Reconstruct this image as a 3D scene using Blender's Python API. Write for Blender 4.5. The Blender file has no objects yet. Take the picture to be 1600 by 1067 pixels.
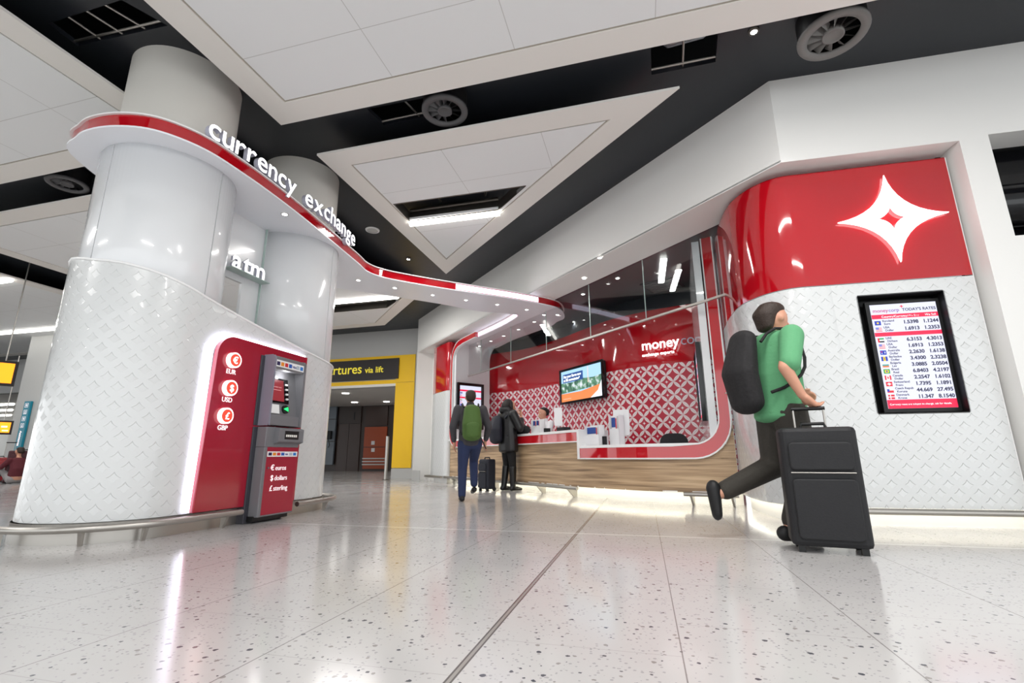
import bpy, bmesh, math, random
from mathutils import Vector, Matrix
from mathutils.geometry import tessellate_polygon
random.seed(7)
C = bpy.context.scene.collection
SC = bpy.context.scene
PI = math.pi
# ---------------------------------------------------------------- camera
F, PITCH, ROLL, CH = 752.0, 0.2342, 0.00566, 0.65
_r = Vector((1, 0, 0)); _u = Vector((0, -math.sin(PITCH), math.cos(PITCH))); _d = Vector((0, math.cos(PITCH), math.sin(PITCH)))
cx = _r*math.cos(ROLL) - _u*math.sin(ROLL); cy = _r*math.sin(ROLL) + _u*math.cos(ROLL)
cd = bpy.data.cameras.new('camera'); cam = bpy.data.objects.new('camera', cd); C.objects.link(cam)
cd.sensor_width = 36; cd.lens = F/1600*36; cd.clip_start = .05; cd.clip_end = 300
cam.matrix_world = Matrix(((cx.x, cy.x, -_d.x, 0), (cx.y, cy.y, -_d.y, 0), (cx.z, cy.z, -_d.z, CH), (0, 0, 0, 1)))
SC.camera = cam
def ray(x, y):
    dx = x-800; dy = 533.5-y
    return _r*(dx*math.cos(ROLL)+dy*math.sin(ROLL)) + _u*(-dx*math.sin(ROLL)+dy*math.cos(ROLL)) + _d*F
CP = Vector((0, 0, CH))
def Zp(x, y, z=0):                       # survey: pixel -> point of the horizontal plane at height z
    v = ray(x, y); return CP + v*((z-CH)/v.z)
def at(x, y, P, n):                      # survey: pixel -> point of a vertical plane
    v = ray(x, y); return CP + v*((Vector(P)-CP).dot(n)/v.dot(n))
# ---------------------------------------------------------------- world, light, exposure
w = bpy.data.worlds.new('world'); SC.world = w; w.use_nodes = True
w.node_tree.nodes['Background'].inputs[0].default_value = (.95, .98, 1, 1)
w.node_tree.nodes['Background'].inputs[1].default_value = 1.55
SC.view_settings.view_transform = 'Standard'; SC.view_settings.look = 'None'
SC.view_settings.exposure = 0.42; SC.view_settings.gamma = 1
SC.view_settings.use_curve_mapping = False
def light(kind, loc, power, size=.1, rot=(0, 0, 0), col=(1, 1, 1), sy=None, spot=None, name='lamp_light'):
    l = bpy.data.lights.new(name, kind); l.energy = power; l.color = col
    if kind == 'AREA':
        l.size = size
        if sy: l.shape = 'RECTANGLE'; l.size_y = sy
    else: l.shadow_soft_size = size
    if spot: l.spot_size = spot; l.spot_blend = .6
    o = bpy.data.objects.new(name, l); C.objects.link(o); o.location = loc; o.rotation_euler = rot
    return o
TH = .26
EU = Vector((math.cos(TH), -math.sin(TH), 0)); EV = Vector((math.sin(TH), math.cos(TH), 0))
def UV(u, v, z=0): p = EU*u + EV*v; return Vector((p.x, p.y, z))
def uvof(p): return (p.x*EU.x+p.y*EU.y, p.x*EV.x+p.y*EV.y)
HALL = []  # unseen fill added to brighten the hall; last two sit at strip lamps
for (u, v, pw, ln) in [(-8.5, 8, 70, 2.2), (-1.2, -1.5, 80, 2.2), (2.5, 0.5, 55, 2.2), (1.2, 2.6, 75, 2.2), (-9, 1.5, 70, 2.2), (-16, 8, 70, 2.2), (-8.5, -2, 70, 2.2), (-6.3, 10.1, 60, 1.4), (-2.76, 6.70, 18, 1.4)]:
    HALL.append(light('AREA', UV(u, v, 4.36), pw, ln, (0, 0, -TH), (1, .98, .95), sy=.12, name='hall_fill_and_lamp_light'))
# ---------------------------------------------------------------- materials
MT = {}
def lin(c): return tuple((x/12.92 if x <= .04045 else ((x+.055)/1.055)**2.4) for x in [k/255 for k in c])
def mat(name, rgb, rough=.5, metal=0, coat=0, em=0, spec=.5, bump=None, alpha=None):
    if name in MT: return MT[name]
    m = bpy.data.materials.new(name); m.use_nodes = True; b = m.node_tree.nodes['Principled BSDF']
    c = (*lin(rgb), 1)
    b.inputs['Base Color'].default_value = c; b.inputs['Roughness'].default_value = rough
    b.inputs['Metallic'].default_value = metal; b.inputs['Coat Weight'].default_value = coat
    b.inputs['Coat Roughness'].default_value = .03; b.inputs['Specular IOR Level'].default_value = spec
    if em: b.inputs['Emission Color'].default_value = c; b.inputs['Emission Strength'].default_value = em
    if bump:
        nt = m.node_tree; n = nt.nodes.new('ShaderNodeTexNoise'); n.inputs['Scale'].default_value = bump[0]
        tc = nt.nodes.new('ShaderNodeTexCoord'); nt.links.new(tc.outputs['Object'], n.inputs['Vector'])
        bp = nt.nodes.new('ShaderNodeBump'); bp.inputs['Strength'].default_value = bump[1]; bp.inputs['Distance'].default_value = .01
        nt.links.new(n.outputs['Fac'], bp.inputs['Height']); nt.links.new(bp.outputs['Normal'], b.inputs['Normal'])
        r = nt.nodes.new('ShaderNodeMapRange'); r.inputs['To Min'].default_value = rough*.9; r.inputs['To Max'].default_value = rough*1.1
        nt.links.new(n.outputs['Fac'], r.inputs['Value']); nt.links.new(r.outputs['Result'], b.inputs['Roughness'])
    MT[name] = m; return m
class NT:
    def __init__(s, m): s.t = m.node_tree; s.b = s.t.nodes['Principled BSDF']
    def n(s, ty, **k):
        x = s.t.nodes.new(ty)
        for a, v in k.items(): setattr(x, a, v)
        return x
    def l(s, a, b): s.t.links.new(a, b)
    def m(s, op, a, b=None, c=None):
        x = s.n('ShaderNodeMath', operation=op)
        for i, v in enumerate((a, b, c)):
            if v is None: continue
            if isinstance(v, (int, float)): x.inputs[i].default_value = v
            else: s.l(v, x.inputs[i])
        return x.outputs[0]
    def mix(s, f, a, b):
        x = s.n('ShaderNodeMix', data_type='RGBA')
        for sock, v in ((x.inputs[0], f), (x.inputs[6], a), (x.inputs[7], b)):
            if isinstance(v, (int, float, tuple)): sock.default_value = v if not isinstance(v, tuple) else (*v[:3], 1)
            else: s.l(v, sock)
        return x.outputs[2]
white = mat('white_gloss', (228, 230, 232), .18, coat=.5, bump=(3, .02))
whitep = mat('white_paint', (234, 233, 230), .6, bump=(60, .05))
whitelip = mat('white_lip', (240, 240, 240), .3)
greywall = mat('grey_paint', (190, 190, 188), .6, bump=(60, .05))
colp = mat('column_paint', (218, 215, 208), .55, bump=(30, .05))
raftm = mat('raft_rim', (236, 233, 228), .6, bump=(50, .03))
dark = mat('dark_ceiling', (32, 35, 41), .35, bump=(8, .03))
black = mat('black', (10, 10, 12), .5, bump=(20, .02))
blackgl = mat('black_gloss', (14, 14, 17), .12, bump=(5, .01))
steel = mat('brushed_steel', (182, 178, 172), .38, metal=1, bump=(40, .02))
steeld = mat('dark_steel', (110, 106, 100), .4, metal=1, bump=(40, .02))
red = mat('red_gloss', (180, 14, 28), .06, coat=1, bump=(1.2, .03))
redd = mat('red_deep', (160, 18, 44), .2, coat=.3, bump=(2, .02))
redb = mat('red_counter', (196, 20, 32), .1, coat=.8, bump=(1.5, .02))
yellow = mat('yellow_paint', (250, 200, 6), .4, bump=(20, .02))
signblk = mat('sign_black', (40, 34, 34), .4)
signyel = mat('sign_yellow', (232, 214, 60), .5, em=.35)
ledw = mat('led_white', (255, 255, 255), em=9)
ledw2 = mat('led_screen', (236, 232, 255), em=1.4)
tubem = mat('tube_light', (255, 252, 245), em=5)
letter = mat('letter_white', (255, 255, 255), em=1.5)
lettside = mat('letter_side', (190, 190, 205), .4)
halo = mat('halo_strip', (240, 236, 255), em=3.4)
kick = mat('kick_light', (255, 248, 226), em=7)
dl = mat('downlight_lens', (255, 252, 246), em=12)
charcoal = mat('charcoal_fabric', (28, 28, 31), .8, bump=(60, .2))
glass = mat('glass', (255, 255, 255), .0)
g = NT(glass); g.b.inputs['Transmission Weight'].default_value = 1; g.b.inputs['IOR'].default_value = 1.45
def make_glass():
    m = bpy.data.materials.new('clear_glass'); m.use_nodes = True; t = m.node_tree; t.nodes.clear()
    o = t.nodes.new('ShaderNodeOutputMaterial'); mx = t.nodes.new('ShaderNodeMixShader'); tr = t.nodes.new('ShaderNodeBsdfTransparent')
    gl = t.nodes.new('ShaderNodeBsdfGlossy'); fr = t.nodes.new('ShaderNodeFresnel'); gl.inputs['Roughness'].default_value = .01
    tr.inputs[0].default_value = (.93, .95, .95, 1)
    ge = t.nodes.new('ShaderNodeNewGeometry'); ma = t.nodes.new('ShaderNodeMath'); ma.operation = 'MULTIPLY_ADD'; ma.inputs[1].default_value = 1/1.5-1.5; ma.inputs[2].default_value = 1.5
    t.links.new(ge.outputs['Backfacing'], ma.inputs[0]); t.links.new(ma.outputs[0], fr.inputs[0])
    t.links.new(fr.outputs[0], mx.inputs[0]); t.links.new(tr.outputs[0], mx.inputs[1]); t.links.new(gl.outputs[0], mx.inputs[2]); t.links.new(mx.outputs[0], o.inputs[0])
    return m
glassm = make_glass()
glassedge = mat('glass_edge', (178, 198, 192), .1, bump=(5, .01))
def floor_mat():
    m = mat('terrazzo', (206, 204, 203), .13); k = NT(m)
    tc = k.n('ShaderNodeTexCoord'); P = tc.outputs['Object']
    v1 = k.n('ShaderNodeTexVoronoi'); v1.inputs['Scale'].default_value = 33; k.l(P, v1.inputs['Vector'])
    v2 = k.n('ShaderNodeTexVoronoi'); v2.inputs['Scale'].default_value = 60; k.l(P, v2.inputs['Vector'])
    nz = k.n('ShaderNodeTexNoise'); nz.inputs['Scale'].default_value = 90; k.l(P, nz.inputs['Vector'])
    def chip(v, thr, rad):
        sp = k.n('ShaderNodeSeparateColor'); k.l(v.outputs['Color'], sp.inputs[0])
        on = k.m('GREATER_THAN', sp.outputs[0], thr)
        r = k.m('MULTIPLY', k.m('ADD', sp.outputs[1], .25), rad)
        dd = k.m('ADD', v.outputs['Distance'], k.m('MULTIPLY', k.m('SUBTRACT', nz.outputs['Fac'], .5), .35))
        return k.m('MULTIPLY', on, k.m('LESS_THAN', dd, r)), sp.outputs[2]
    c1, t1 = chip(v1, .64, .27); c2, t2 = chip(v2, .45, .3)
    n2 = k.n('ShaderNodeTexNoise'); n2.inputs['Scale'].default_value = 1.3; k.l(P, n2.inputs['Vector'])
    base = k.mix(n2.outputs['Fac'], lin((184, 182, 182)), lin((202, 200, 198)))
    b2 = k.mix(k.m('MULTIPLY', c2, .45), base, lin((120, 120, 124)))
    ch = k.mix(t1, lin((78, 80, 88)), lin((156, 152, 148)))
    b3 = k.mix(c1, b2, ch)
    # tile joints in the slanted grid
    mp = k.n('ShaderNodeMapping'); mp.inputs['Rotation'].default_value = (0, 0, TH); k.l(P, mp.inputs['Vector'])
    s = k.n('ShaderNodeSeparateXYZ'); k.l(mp.outputs[0], s.inputs[0])
    W_, V_ = .686, .65
    uu = k.m('DIVIDE', k.m('SUBTRACT', s.outputs[0], .08), W_); row = k.m('FLOOR', uu); fu = k.m('SUBTRACT', uu, row)
    off = k.m('MULTIPLY', k.m('MODULO', k.m('ADD', row, 100), 2), .32)
    vv = k.m('DIVIDE', k.m('SUBTRACT', k.m('SUBTRACT', s.outputs[1], .26), off), V_); fv = k.m('SUBTRACT', vv, k.m('FLOOR', vv))
    ju = k.m('MULTIPLY', k.m('LESS_THAN', k.m('MINIMUM', fu, k.m('SUBTRACT', 1, fu)), .0035), .8)
    jv = k.m('MULTIPLY', k.m('LESS_THAN', k.m('MINIMUM', fv, k.m('SUBTRACT', 1, fv)), .0025), .35)
    # wide movement joint
    du = k.m('ABSOLUTE', k.m('ADD', s.outputs[0], .607)); jm = k.m('LESS_THAN', du, .013); jm2 = k.m('LESS_THAN', du, .006)
    b4 = k.mix(k.m('MAXIMUM', ju, jv), b3, lin((120, 116, 114)))
    b5 = k.mix(jm, b4, lin((96, 92, 90))); b6 = k.mix(jm2, b5, lin((150, 146, 142)))
    dv = k.m('LESS_THAN', k.m('ABSOLUTE', k.m('SUBTRACT', s.outputs[1], 4.42)), .02)
    b7 = k.mix(k.m('MULTIPLY', dv, .6), b6, lin((236, 236, 236)))
    k.l(b7, k.b.inputs['Base Color'])
    rr = k.m('ADD', .11, k.m('MULTIPLY', n2.outputs['Fac'], .06)); k.l(rr, k.b.inputs['Roughness'])
    return m
terr = floor_mat()
def lattice(k, period, ox=0, oy=0):
    uvn = k.n('ShaderNodeUVMap'); s = k.n('ShaderNodeSeparateXYZ'); k.l(uvn.outputs[0], s.inputs[0])
    U_, V_ = k.m('ADD', s.outputs[0], ox), k.m('ADD', s.outputs[1], oy)
    a = k.m('DIVIDE', k.m('ADD', U_, V_), period); b = k.m('DIVIDE', k.m('SUBTRACT', U_, V_), period)
    fa0 = k.m('FLOOR', a); fb0 = k.m('FLOOR', b)
    fa = k.m('SUBTRACT', k.m('SUBTRACT', a, fa0), .5); fb = k.m('SUBTRACT', k.m('SUBTRACT', b, fb0), .5)
    x = k.m('ABSOLUTE', fa); y = k.m('ABSOLUTE', fb)
    def dist(x, y, K=1.0):
        h = lambda p, q: k.m('SQRT', k.m('ADD', k.m('MULTIPLY', p, p), k.m('MULTIPLY', q, q)))
        return k.m('MINIMUM', h(k.m('SUBTRACT', K, x), y), h(x, k.m('SUBTRACT', K, y)))
    return dist, x, y, fa, fb, fa0, fb0
def pattern_red():
    m = mat('petal_wallpaper', (250, 250, 250), .3, coat=.2); k = NT(m)
    dist, x, y, fa, fb, a0, b0 = lattice(k, .25)
    d = dist(x, y, 1.201); petal = k.m('LESS_THAN', d, .866)
    sc = 3.3; d2 = dist(k.m('MULTIPLY', x, sc), k.m('MULTIPLY', y, sc))
    ins = k.m('MULTIPLY', k.m('GREATER_THAN', d2, .707), k.m('LESS_THAN', k.m('MAXIMUM', x, y), .5/sc))
    par = k.m('LESS_THAN', k.m('MODULO', k.m('ADD', k.m('ADD', a0, b0), 1000), 2), .5)
    star = k.m('MULTIPLY', ins, par)
    spoke = k.m('LESS_THAN', k.m('MINIMUM', k.m('SUBTRACT', .5, x), k.m('SUBTRACT', .5, y)), .012)
    wht = k.mix(k.m('MULTIPLY', spoke, .7), lin((238, 226, 226)), lin((190, 120, 130)))
    col = k.mix(k.m('MAXIMUM', petal, star), lin((186, 22, 52)), wht)
    k.l(col, k.b.inputs['Base Color']); return m
def pattern_white(name, period, strength):
    m = mat(name, (216, 218, 218), .22, coat=.4); k = NT(m)
    dist, x, y, fa, fb, a0, b0 = lattice(k, period)
    d = dist(x, y); ins = k.m('MULTIPLY', k.m('SUBTRACT', d, .75), 30)
    cl = k.n('ShaderNodeClamp'); k.l(ins, cl.inputs[0])
    up = k.m('SUBTRACT', fa, fb)          # -1..1 : height inside the cell along V
    ramp = k.n('ShaderNodeMapRange'); k.l(up, ramp.inputs[0])
    ramp.inputs[1].default_value = -.45; ramp.inputs[2].default_value = .45
    h = k.m('MULTIPLY', cl.outputs[0], ramp.outputs[0])
    bp = k.n('ShaderNodeBump'); bp.inputs['Strength'].default_value = strength; bp.inputs['Distance'].default_value = .008; bp.invert = True
    k.l(h, bp.inputs['Height']); k.l(bp.outputs[0], k.b.inputs['Normal'])
    k.l(bp.outputs[0], k.b.inputs['Coat Normal'])
    return m
patred = pattern_red(); patw = pattern_white('scallop_relief', .165, .6); patr = pattern_white('star_relief', .150, .8)
def wood_mat():
    m = mat('zebrano_wood', (170, 140, 110), .4); k = NT(m)
    uvn = k.n('ShaderNodeUVMap'); mp = k.n('ShaderNodeMapping'); mp.inputs['Scale'].default_value = (.35, 9, 1); k.l(uvn.outputs[0], mp.inputs[0])
    n1 = k.n('ShaderNodeTexNoise'); n1.inputs['Scale'].default_value = 2.2; n1.inputs['Detail'].default_value = 5; n1.inputs['Distortion'].default_value = .4; k.l(mp.outputs[0], n1.inputs[0])
    mp2 = k.n('ShaderNodeMapping'); mp2.inputs['Scale'].default_value = (.8, 60, 1); k.l(uvn.outputs[0], mp2.inputs[0])
    n2 = k.n('ShaderNodeTexNoise'); n2.inputs['Scale'].default_value = 2; n2.inputs['Detail'].default_value = 3; k.l(mp2.outputs[0], n2.inputs[0])
    r = k.n('ShaderNodeValToRGB'); k.l(k.m('ADD', k.m('MULTIPLY', n1.outputs[0], .7), k.m('MULTIPLY', n2.outputs[0], .3)), r.inputs[0])
    e = r.color_ramp.elements; e[0].position = .33; e[0].color = (*lin((112, 88, 66)), 1); e[1].position = .66; e[1].color = (*lin((216, 188, 152)), 1)
    x = e.new(.5); x.color = (*lin((184, 154, 120)), 1)
    k.l(r.outputs[0], k.b.inputs['Base Color']); return m
wood = wood_mat()
def tile_mat():
    m = mat('raft_tiles', (200, 200, 198), .6); k = NT(m)
    tc = k.n('ShaderNodeTexCoord'); mp = k.n('ShaderNodeMapping'); mp.inputs['Rotation'].default_value = (0, 0, TH)
    geo = k.n('ShaderNodeNewGeometry'); k.l(geo.outputs['Position'], mp.inputs[0]); s = k.n('ShaderNodeSeparateXYZ'); k.l(mp.outputs[0], s.inputs[0])
    a = k.m('DIVIDE', k.m('ADD', s.outputs[0], 2.25), 1.3); fa = k.m('SUBTRACT', a, k.m('FLOOR', a))
    b = k.m('DIVIDE', k.m('SUBTRACT', s.outputs[1], 3.14), 1.3); fb = k.m('SUBTRACT', b, k.m('FLOOR', b))
    j = k.m('LESS_THAN', k.m('MINIMUM', k.m('MINIMUM', fa, k.m('SUBTRACT', 1, fa)), k.m('MINIMUM', fb, k.m('SUBTRACT', 1, fb))), .0028)
    k.l(k.mix(k.m('MULTIPLY', j, .5), lin((238, 240, 241)), lin((158, 156, 150))), k.b.inputs['Base Color']); return m
tilem = tile_mat()
# ---------------------------------------------------------------- mesh builder
class MB:
    def __init__(s, M=None): s.v = []; s.f = []; s.uv = []; s.mi = []; s.sm = []; s.M = M or Matrix.Identity(4); s.cm = 0
    def add(s, vs, fs, uvs=None, smooth=False):
        n = len(s.v); s.v += [s.M @ Vector(p) for p in vs]
        for i, f in enumerate(fs):
            s.f.append([n+j for j in f]); s.uv.append(uvs[i] if uvs else None); s.mi.append(s.cm); s.sm.append(smooth)
    def box(s, c, d, rz=0):
        c = Vector(c); h = Vector(d)/2; R = Matrix.Rotation(rz, 3, 'Z')
        vs = [c + R @ Vector((h.x*a, h.y*b, h.z*e)) for a in (-1, 1) for b in (-1, 1) for e in (-1, 1)]
        s.add(vs, [(0, 1, 3, 2), (4, 6, 7, 5), (0, 4, 5, 1), (2, 3, 7, 6), (0, 2, 6, 4), (1, 5, 7, 3)])
    def bb(s, a, b): s.box([(a[i]+b[i])/2 for i in range(3)], [abs(b[i]-a[i]) for i in range(3)])
    def rbox(s, c, d, r=.01, seg=3, axis='Z'):   # box with its corners rounded in plan of the given axis
        ax = 'XYZ'.index(axis); i, j = [(1, 2), (2, 0), (0, 1)][ax]; hx, hy = d[i]/2, d[j]/2; r = min(r, hx*.99, hy*.99); pts = []
        for qx, qy, a0 in ((1, 1, 0), (-1, 1, 90), (-1, -1, 180), (1, -1, 270)):
            for k in range(seg+1):
                a = math.radians(a0+90*k/seg); pts.append((qx*(hx-r)+r*math.cos(a), qy*(hy-r)+r*math.sin(a)))
        vs = []
        for e in (-1, 1):
            for p in pts:
                v = [0, 0, 0]; v[i] = c[i]+p[0]; v[j] = c[j]+p[1]; v[ax] = c[ax]+e*d[ax]/2; vs.append(v)
        n = len(pts); s.add(vs, [tuple(range(n))[::-1], tuple(range(n, 2*n))]+[(k, (k+1) % n, n+(k+1) % n, n+k) for k in range(n)])
    def prism(s, out, z0, z1, side=True, smooth=False):
        n = len(out); vs = [(p[0], p[1], z0) for p in out]+[(p[0], p[1], z1) for p in out]
        tri = tessellate_polygon([[Vector((p[0], p[1], 0)) for p in out]])
        s.add(vs, [tuple(t) for t in tri]+[tuple(n+i for i in t[::-1]) for t in tri])
        if side: s.add(vs, [(k, (k+1) % n, n+(k+1) % n, n+k) for k in range(n)], smooth=smooth)
    def plate(s, loops, z0, z1, swap=None):       # polygon with holes, extruded; swap maps (x,y,z)->xyz
        L = [[Vector((p[0], p[1], 0)) for p in lp] for lp in loops]; tri = tessellate_polygon(L); fl = [p for lp in L for p in lp]; n = len(fl)
        f = swap or (lambda x, y, z: (x, y, z))
        vs = [f(p.x, p.y, z0) for p in fl]+[f(p.x, p.y, z1) for p in fl]
        s.add(vs, [tuple(t) for t in tri]+[tuple(n+i for i in t[::-1]) for t in tri]); k0 = 0; fs = []
        for lp in L:
            m = len(lp); fs += [(k0+k, k0+(k+1) % m, n+k0+(k+1) % m, n+k0+k) for k in range(m)]; k0 += m
        s.add(vs, fs)
    def tube(s, pts, r, seg=10, cap=True, rr=None):
        pts = [Vector(p) for p in pts]; vs = []; up = Vector((0, 0, 1))
        for i, p in enumerate(pts):
            t = (pts[min(i+1, len(pts)-1)]-pts[max(i-1, 0)]).normalized()
            a = t.cross(up)
            if a.length < .05: a = t.cross(Vector((1, 0, 0)))
            a.normalize(); b = t.cross(a); R = rr[i] if rr else r
            vs += [p + a*R*math.cos(2*PI*k/seg) + b*R*math.sin(2*PI*k/seg) for k in range(seg)]
        fs = [(i*seg+k, i*seg+(k+1) % seg, (i+1)*seg+(k+1) % seg, (i+1)*seg+k) for i in range(len(pts)-1) for k in range(seg)]
        s.add(vs, fs, smooth=True)
        if cap: s.add(vs, [tuple(range(seg))[::-1], tuple(range(len(vs)-seg, len(vs)))])
    def lathe(s, c, prof, seg=32, a0=0, a1=2*PI):  # profile of (r, z) about a vertical axis
        full = abs(a1-a0-2*PI) < 1e-6; n = seg if full else seg+1; vs = []
        for (r, z) in prof: vs += [(c[0]+r*math.cos(a0+(a1-a0)*k/seg), c[1]+r*math.sin(a0+(a1-a0)*k/seg), c[2]+z) for k in range(n)]
        s.add(vs, [(i*n+k, i*n+(k+1) % n, (i+1)*n+(k+1) % n, (i+1)*n+k) for i in range(len(prof)-1) for k in range(seg)], smooth=True)
    def sph(s, c, r, seg=12, ring=8):
        r = r if hasattr(r, '__len__') else (r, r, r); vs = [(c[0], c[1], c[2]+r[2])]
        for i in range(1, ring):
            t = PI*i/ring; vs += [(c[0]+r[0]*math.sin(t)*math.cos(2*PI*k/seg), c[1]+r[1]*math.sin(t)*math.sin(2*PI*k/seg), c[2]+r[2]*math.cos(t)) for k in range(seg)]
        vs.append((c[0], c[1], c[2]-r[2])); L = len(vs)-1
        fs = [(0, 1+k, 1+(k+1) % seg) for k in range(seg)]+[(1+i*seg+k, 1+i*seg+seg+k, 1+i*seg+seg+(k+1) % seg, 1+i*seg+(k+1) % seg) for i in range(ring-2) for k in range(seg)]
        fs += [(L, 1+(ring-2)*seg+(k+1) % seg, 1+(ring-2)*seg+k) for k in range(seg)]
        s.add(vs, fs, smooth=True)
    def ribbon(s, path, z0, z1, s0=0, thick=0, smooth=True):  # vertical wall along a plan path; z may be lists; uv in metres
        n = len(path); z0 = z0 if hasattr(z0, '__len__') else [z0]*n; z1 = z1 if hasattr(z1, '__len__') else [z1]*n
        S = [s0]
        for i in range(1, n): S.append(S[-1]+(Vector(path[i][:2])-Vector(path[i-1][:2])).length)
        vs = []
        for i in range(n): vs += [(path[i][0], path[i][1], z0[i]), (path[i][0], path[i][1], z1[i])]
        fs = [(2*i, 2*i+2, 2*i+3, 2*i+1) for i in range(n-1)]
        uvs = [[(S[i], z0[i]), (S[i+1], z0[i+1]), (S[i+1], z1[i+1]), (S[i], z1[i])] for i in range(n-1)]
        s.add(vs, fs, uvs, smooth)
        if thick:
            o = offset(path, thick); m = len(vs); b = []
            for i in range(n): b += [(o[i][0], o[i][1], z0[i]), (o[i][0], o[i][1], z1[i])]
            s.add(b, [f[::-1] for f in fs], None, smooth)
            s.add(vs+b, [(2*i+1, 2*i+3, m+2*i+3, m+2*i+1) for i in range(n-1)]+[(2*i, m+2*i, m+2*i+2, 2*i+2) for i in range(n-1)]+[(0, 1, m+1, m), (m-2, m-1+0, m+m-1, m+m-2)])
    def text(s, T): s.add(T[0], T[1])
def offset(path, d):                     # plan path moved to its left by d
    P = [Vector(p[:2]) for p in path]; o = []
    for i in range(len(P)):
        t = (P[min(i+1, len(P)-1)]-P[max(i-1, 0)]).normalized(); o.append(P[i]+Vector((-t.y, t.x))*d)
    return o
def offclosed(P, d):
    P = [Vector(p[:2]) for p in P]; n = len(P); o = []
    for i in range(n):
        t = (P[(i+1) % n]-P[i-1]).normalized(); o.append(P[i]+Vector((-t.y, t.x))*d)
    return o
def crom(P, k=6, closed=False):
    P = [Vector(p[:2]) for p in P]; n = len(P); o = []
    for i in range(n if closed else n-1):
        g = (lambda j: P[j % n]) if closed else (lambda j: P[max(0, min(n-1, j))])
        a, b, c, d = g(i-1), g(i), g(i+1), g(i+2)
        for q in range(k):
            t = q/k; o.append(.5*((2*b)+(c-a)*t+(2*a-5*b+4*c-d)*t*t+(3*b-a-3*c+d)*t**3))
    if not closed: o.append(P[-1])
    return o
WO = {}
def build(name, mb, mats, parent=None, label=None, cat=None, group=None, kind=None, base=None, bevel=0):
    me = bpy.data.meshes.new(name); off = Vector((0, 0, 0))
    if parent is not None: off = WO[parent.name]
    elif base is not None: off = Vector(base)
    me.from_pydata([v-off for v in mb.v], [], mb.f)
    mats = mats if isinstance(mats, (list, tuple)) else [mats]
    for m in mats: me.materials.append(m)
    if any(u for u in mb.uv):
        ul = me.uv_layers.new(name='UVMap')
        for pi, pl in enumerate(me.polygons):
            u = mb.uv[pi]
            if u:
                for li, q in zip(pl.loop_indices, u): ul.data[li].uv = q
    for pi, pl in enumerate(me.polygons): pl.material_index = mb.mi[pi]; pl.use_smooth = mb.sm[pi]
    me.update()
    o = bpy.data.objects.new(name, me); C.objects.link(o)
    if parent is not None: o.parent = parent
    else: o.location = off
    WO[o.name] = off
    if bevel:
        b = o.modifiers.new('bevel', 'BEVEL'); b.width = bevel; b.segments = 2; b.limit_method = 'ANGLE'
    tag(o, label, cat, group, kind); return o
def tag(o, label=None, cat=None, group=None, kind=None):
    if label: o['label'] = label
    if cat: o['category'] = cat
    if group: o['group'] = group
    if kind: o['kind'] = kind
def thing(name, loc, label, cat, group=None):
    o = bpy.data.objects.new(name, None); C.objects.link(o); o.location = loc; o.empty_display_size = .1
    WO[o.name] = Vector(loc); tag(o, label, cat, group); return o
def struct(name, mb, m, label=None): return build(name, mb, m, kind='structure', label=label)
def kids(o): return [c for c in bpy.data.objects if c.parent == o]
def dup(o, delta, label, group, parent=None, rz=0):
    c = o.copy(); C.objects.link(c); c.parent = parent
    if parent is None:
        c.location = o.location + Vector(delta); c.rotation_euler.z = o.rotation_euler.z + rz
        tag(c, label, None, group)
    for ch in kids(o): dup(ch, (0, 0, 0), None, None, c)
    return c
def tmesh(body, size, ext=0.0, bold=0.0, align='LEFT'):
    cu = bpy.data.curves.new('t', 'FONT'); cu.body = body; cu.size = size; cu.extrude = ext/2; cu.offset = bold; cu.align_x = align; cu.resolution_u = 4
    o = bpy.data.objects.new('t', cu); C.objects.link(o); dg = bpy.context.evaluated_depsgraph_get()
    me = bpy.data.meshes.new_from_object(o.evaluated_get(dg)); T = ([tuple(v.co) for v in me.vertices], [tuple(p.vertices) for p in me.polygons])
    bpy.data.objects.remove(o); bpy.data.curves.remove(cu); bpy.data.meshes.remove(me); return T
def frame(o, x, z=Vector((0, 0, 1)), n=None):   # matrix: local x along x, local y along z(up), local z outward
    x = Vector(x).normalized(); z = Vector(z).normalized(); n = n or x.cross(z)
    return Matrix(((x.x, z.x, n.x, o[0]), (x.y, z.y, n.y, o[1]), (x.z, z.z, n.z, o[2]), (0, 0, 0, 1)))
def emit(rgb, e=1.0):
    m = mat('screen_%d_%d_%d_%g' % (*rgb, e), rgb, .4, em=e); m.node_tree.nodes['Principled BSDF'].inputs['Base Color'].default_value = (.01, .01, .012, 1); return m
# ================================================================ SETTING
CEIL, RAFT, SOF, BTOP = 4.77, 4.45, 3.57, 3.73
m = MB(); m.bb((-45, -8, -.2), (14, 45, 0)); struct('floor', m, terr)
# dark ceiling with service hatches
hatches = [[UV(*uvof(Zp(*q, CEIL)), 0) for q in h] for h in ([(75, 37), (190, 0), (262, 40), (122, 72)], [(573, 170), (690, 148), (712, 172), (600, 196)], [(1017, 75), (1122, 52), (1118, 97), (1018, 117)])]
cpoly = [(-45, -8), (14, -8), (14, 5), (4, 45), (-45, 45)]
m = MB(); m.plate([cpoly]+[[(p.x, p.y) for p in h][::-1] for h in hatches], CEIL, CEIL+.05); struct('ceiling', m, dark)
m = MB(); m.bb((-45, -8, 6.6), (14, 45, 6.7)); struct('ceiling', m, black)
KN = Vector((2.967+.52*.07, 4.71-.854*.07))
Ldir = Vector((-.5205, .854)); Lend = Vector((-2.88, 14.3))
Nb = Vector((.2167, .9762, 0)); Bd = Vector((.9762, -.2167, 0))
LN3 = Vector((.854, .5205, 0))
K0 = Vector((2.925, 4.627))
def BP(x, d=5.15): return Vector((x, (d-.2167*x)/.9762))
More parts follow.
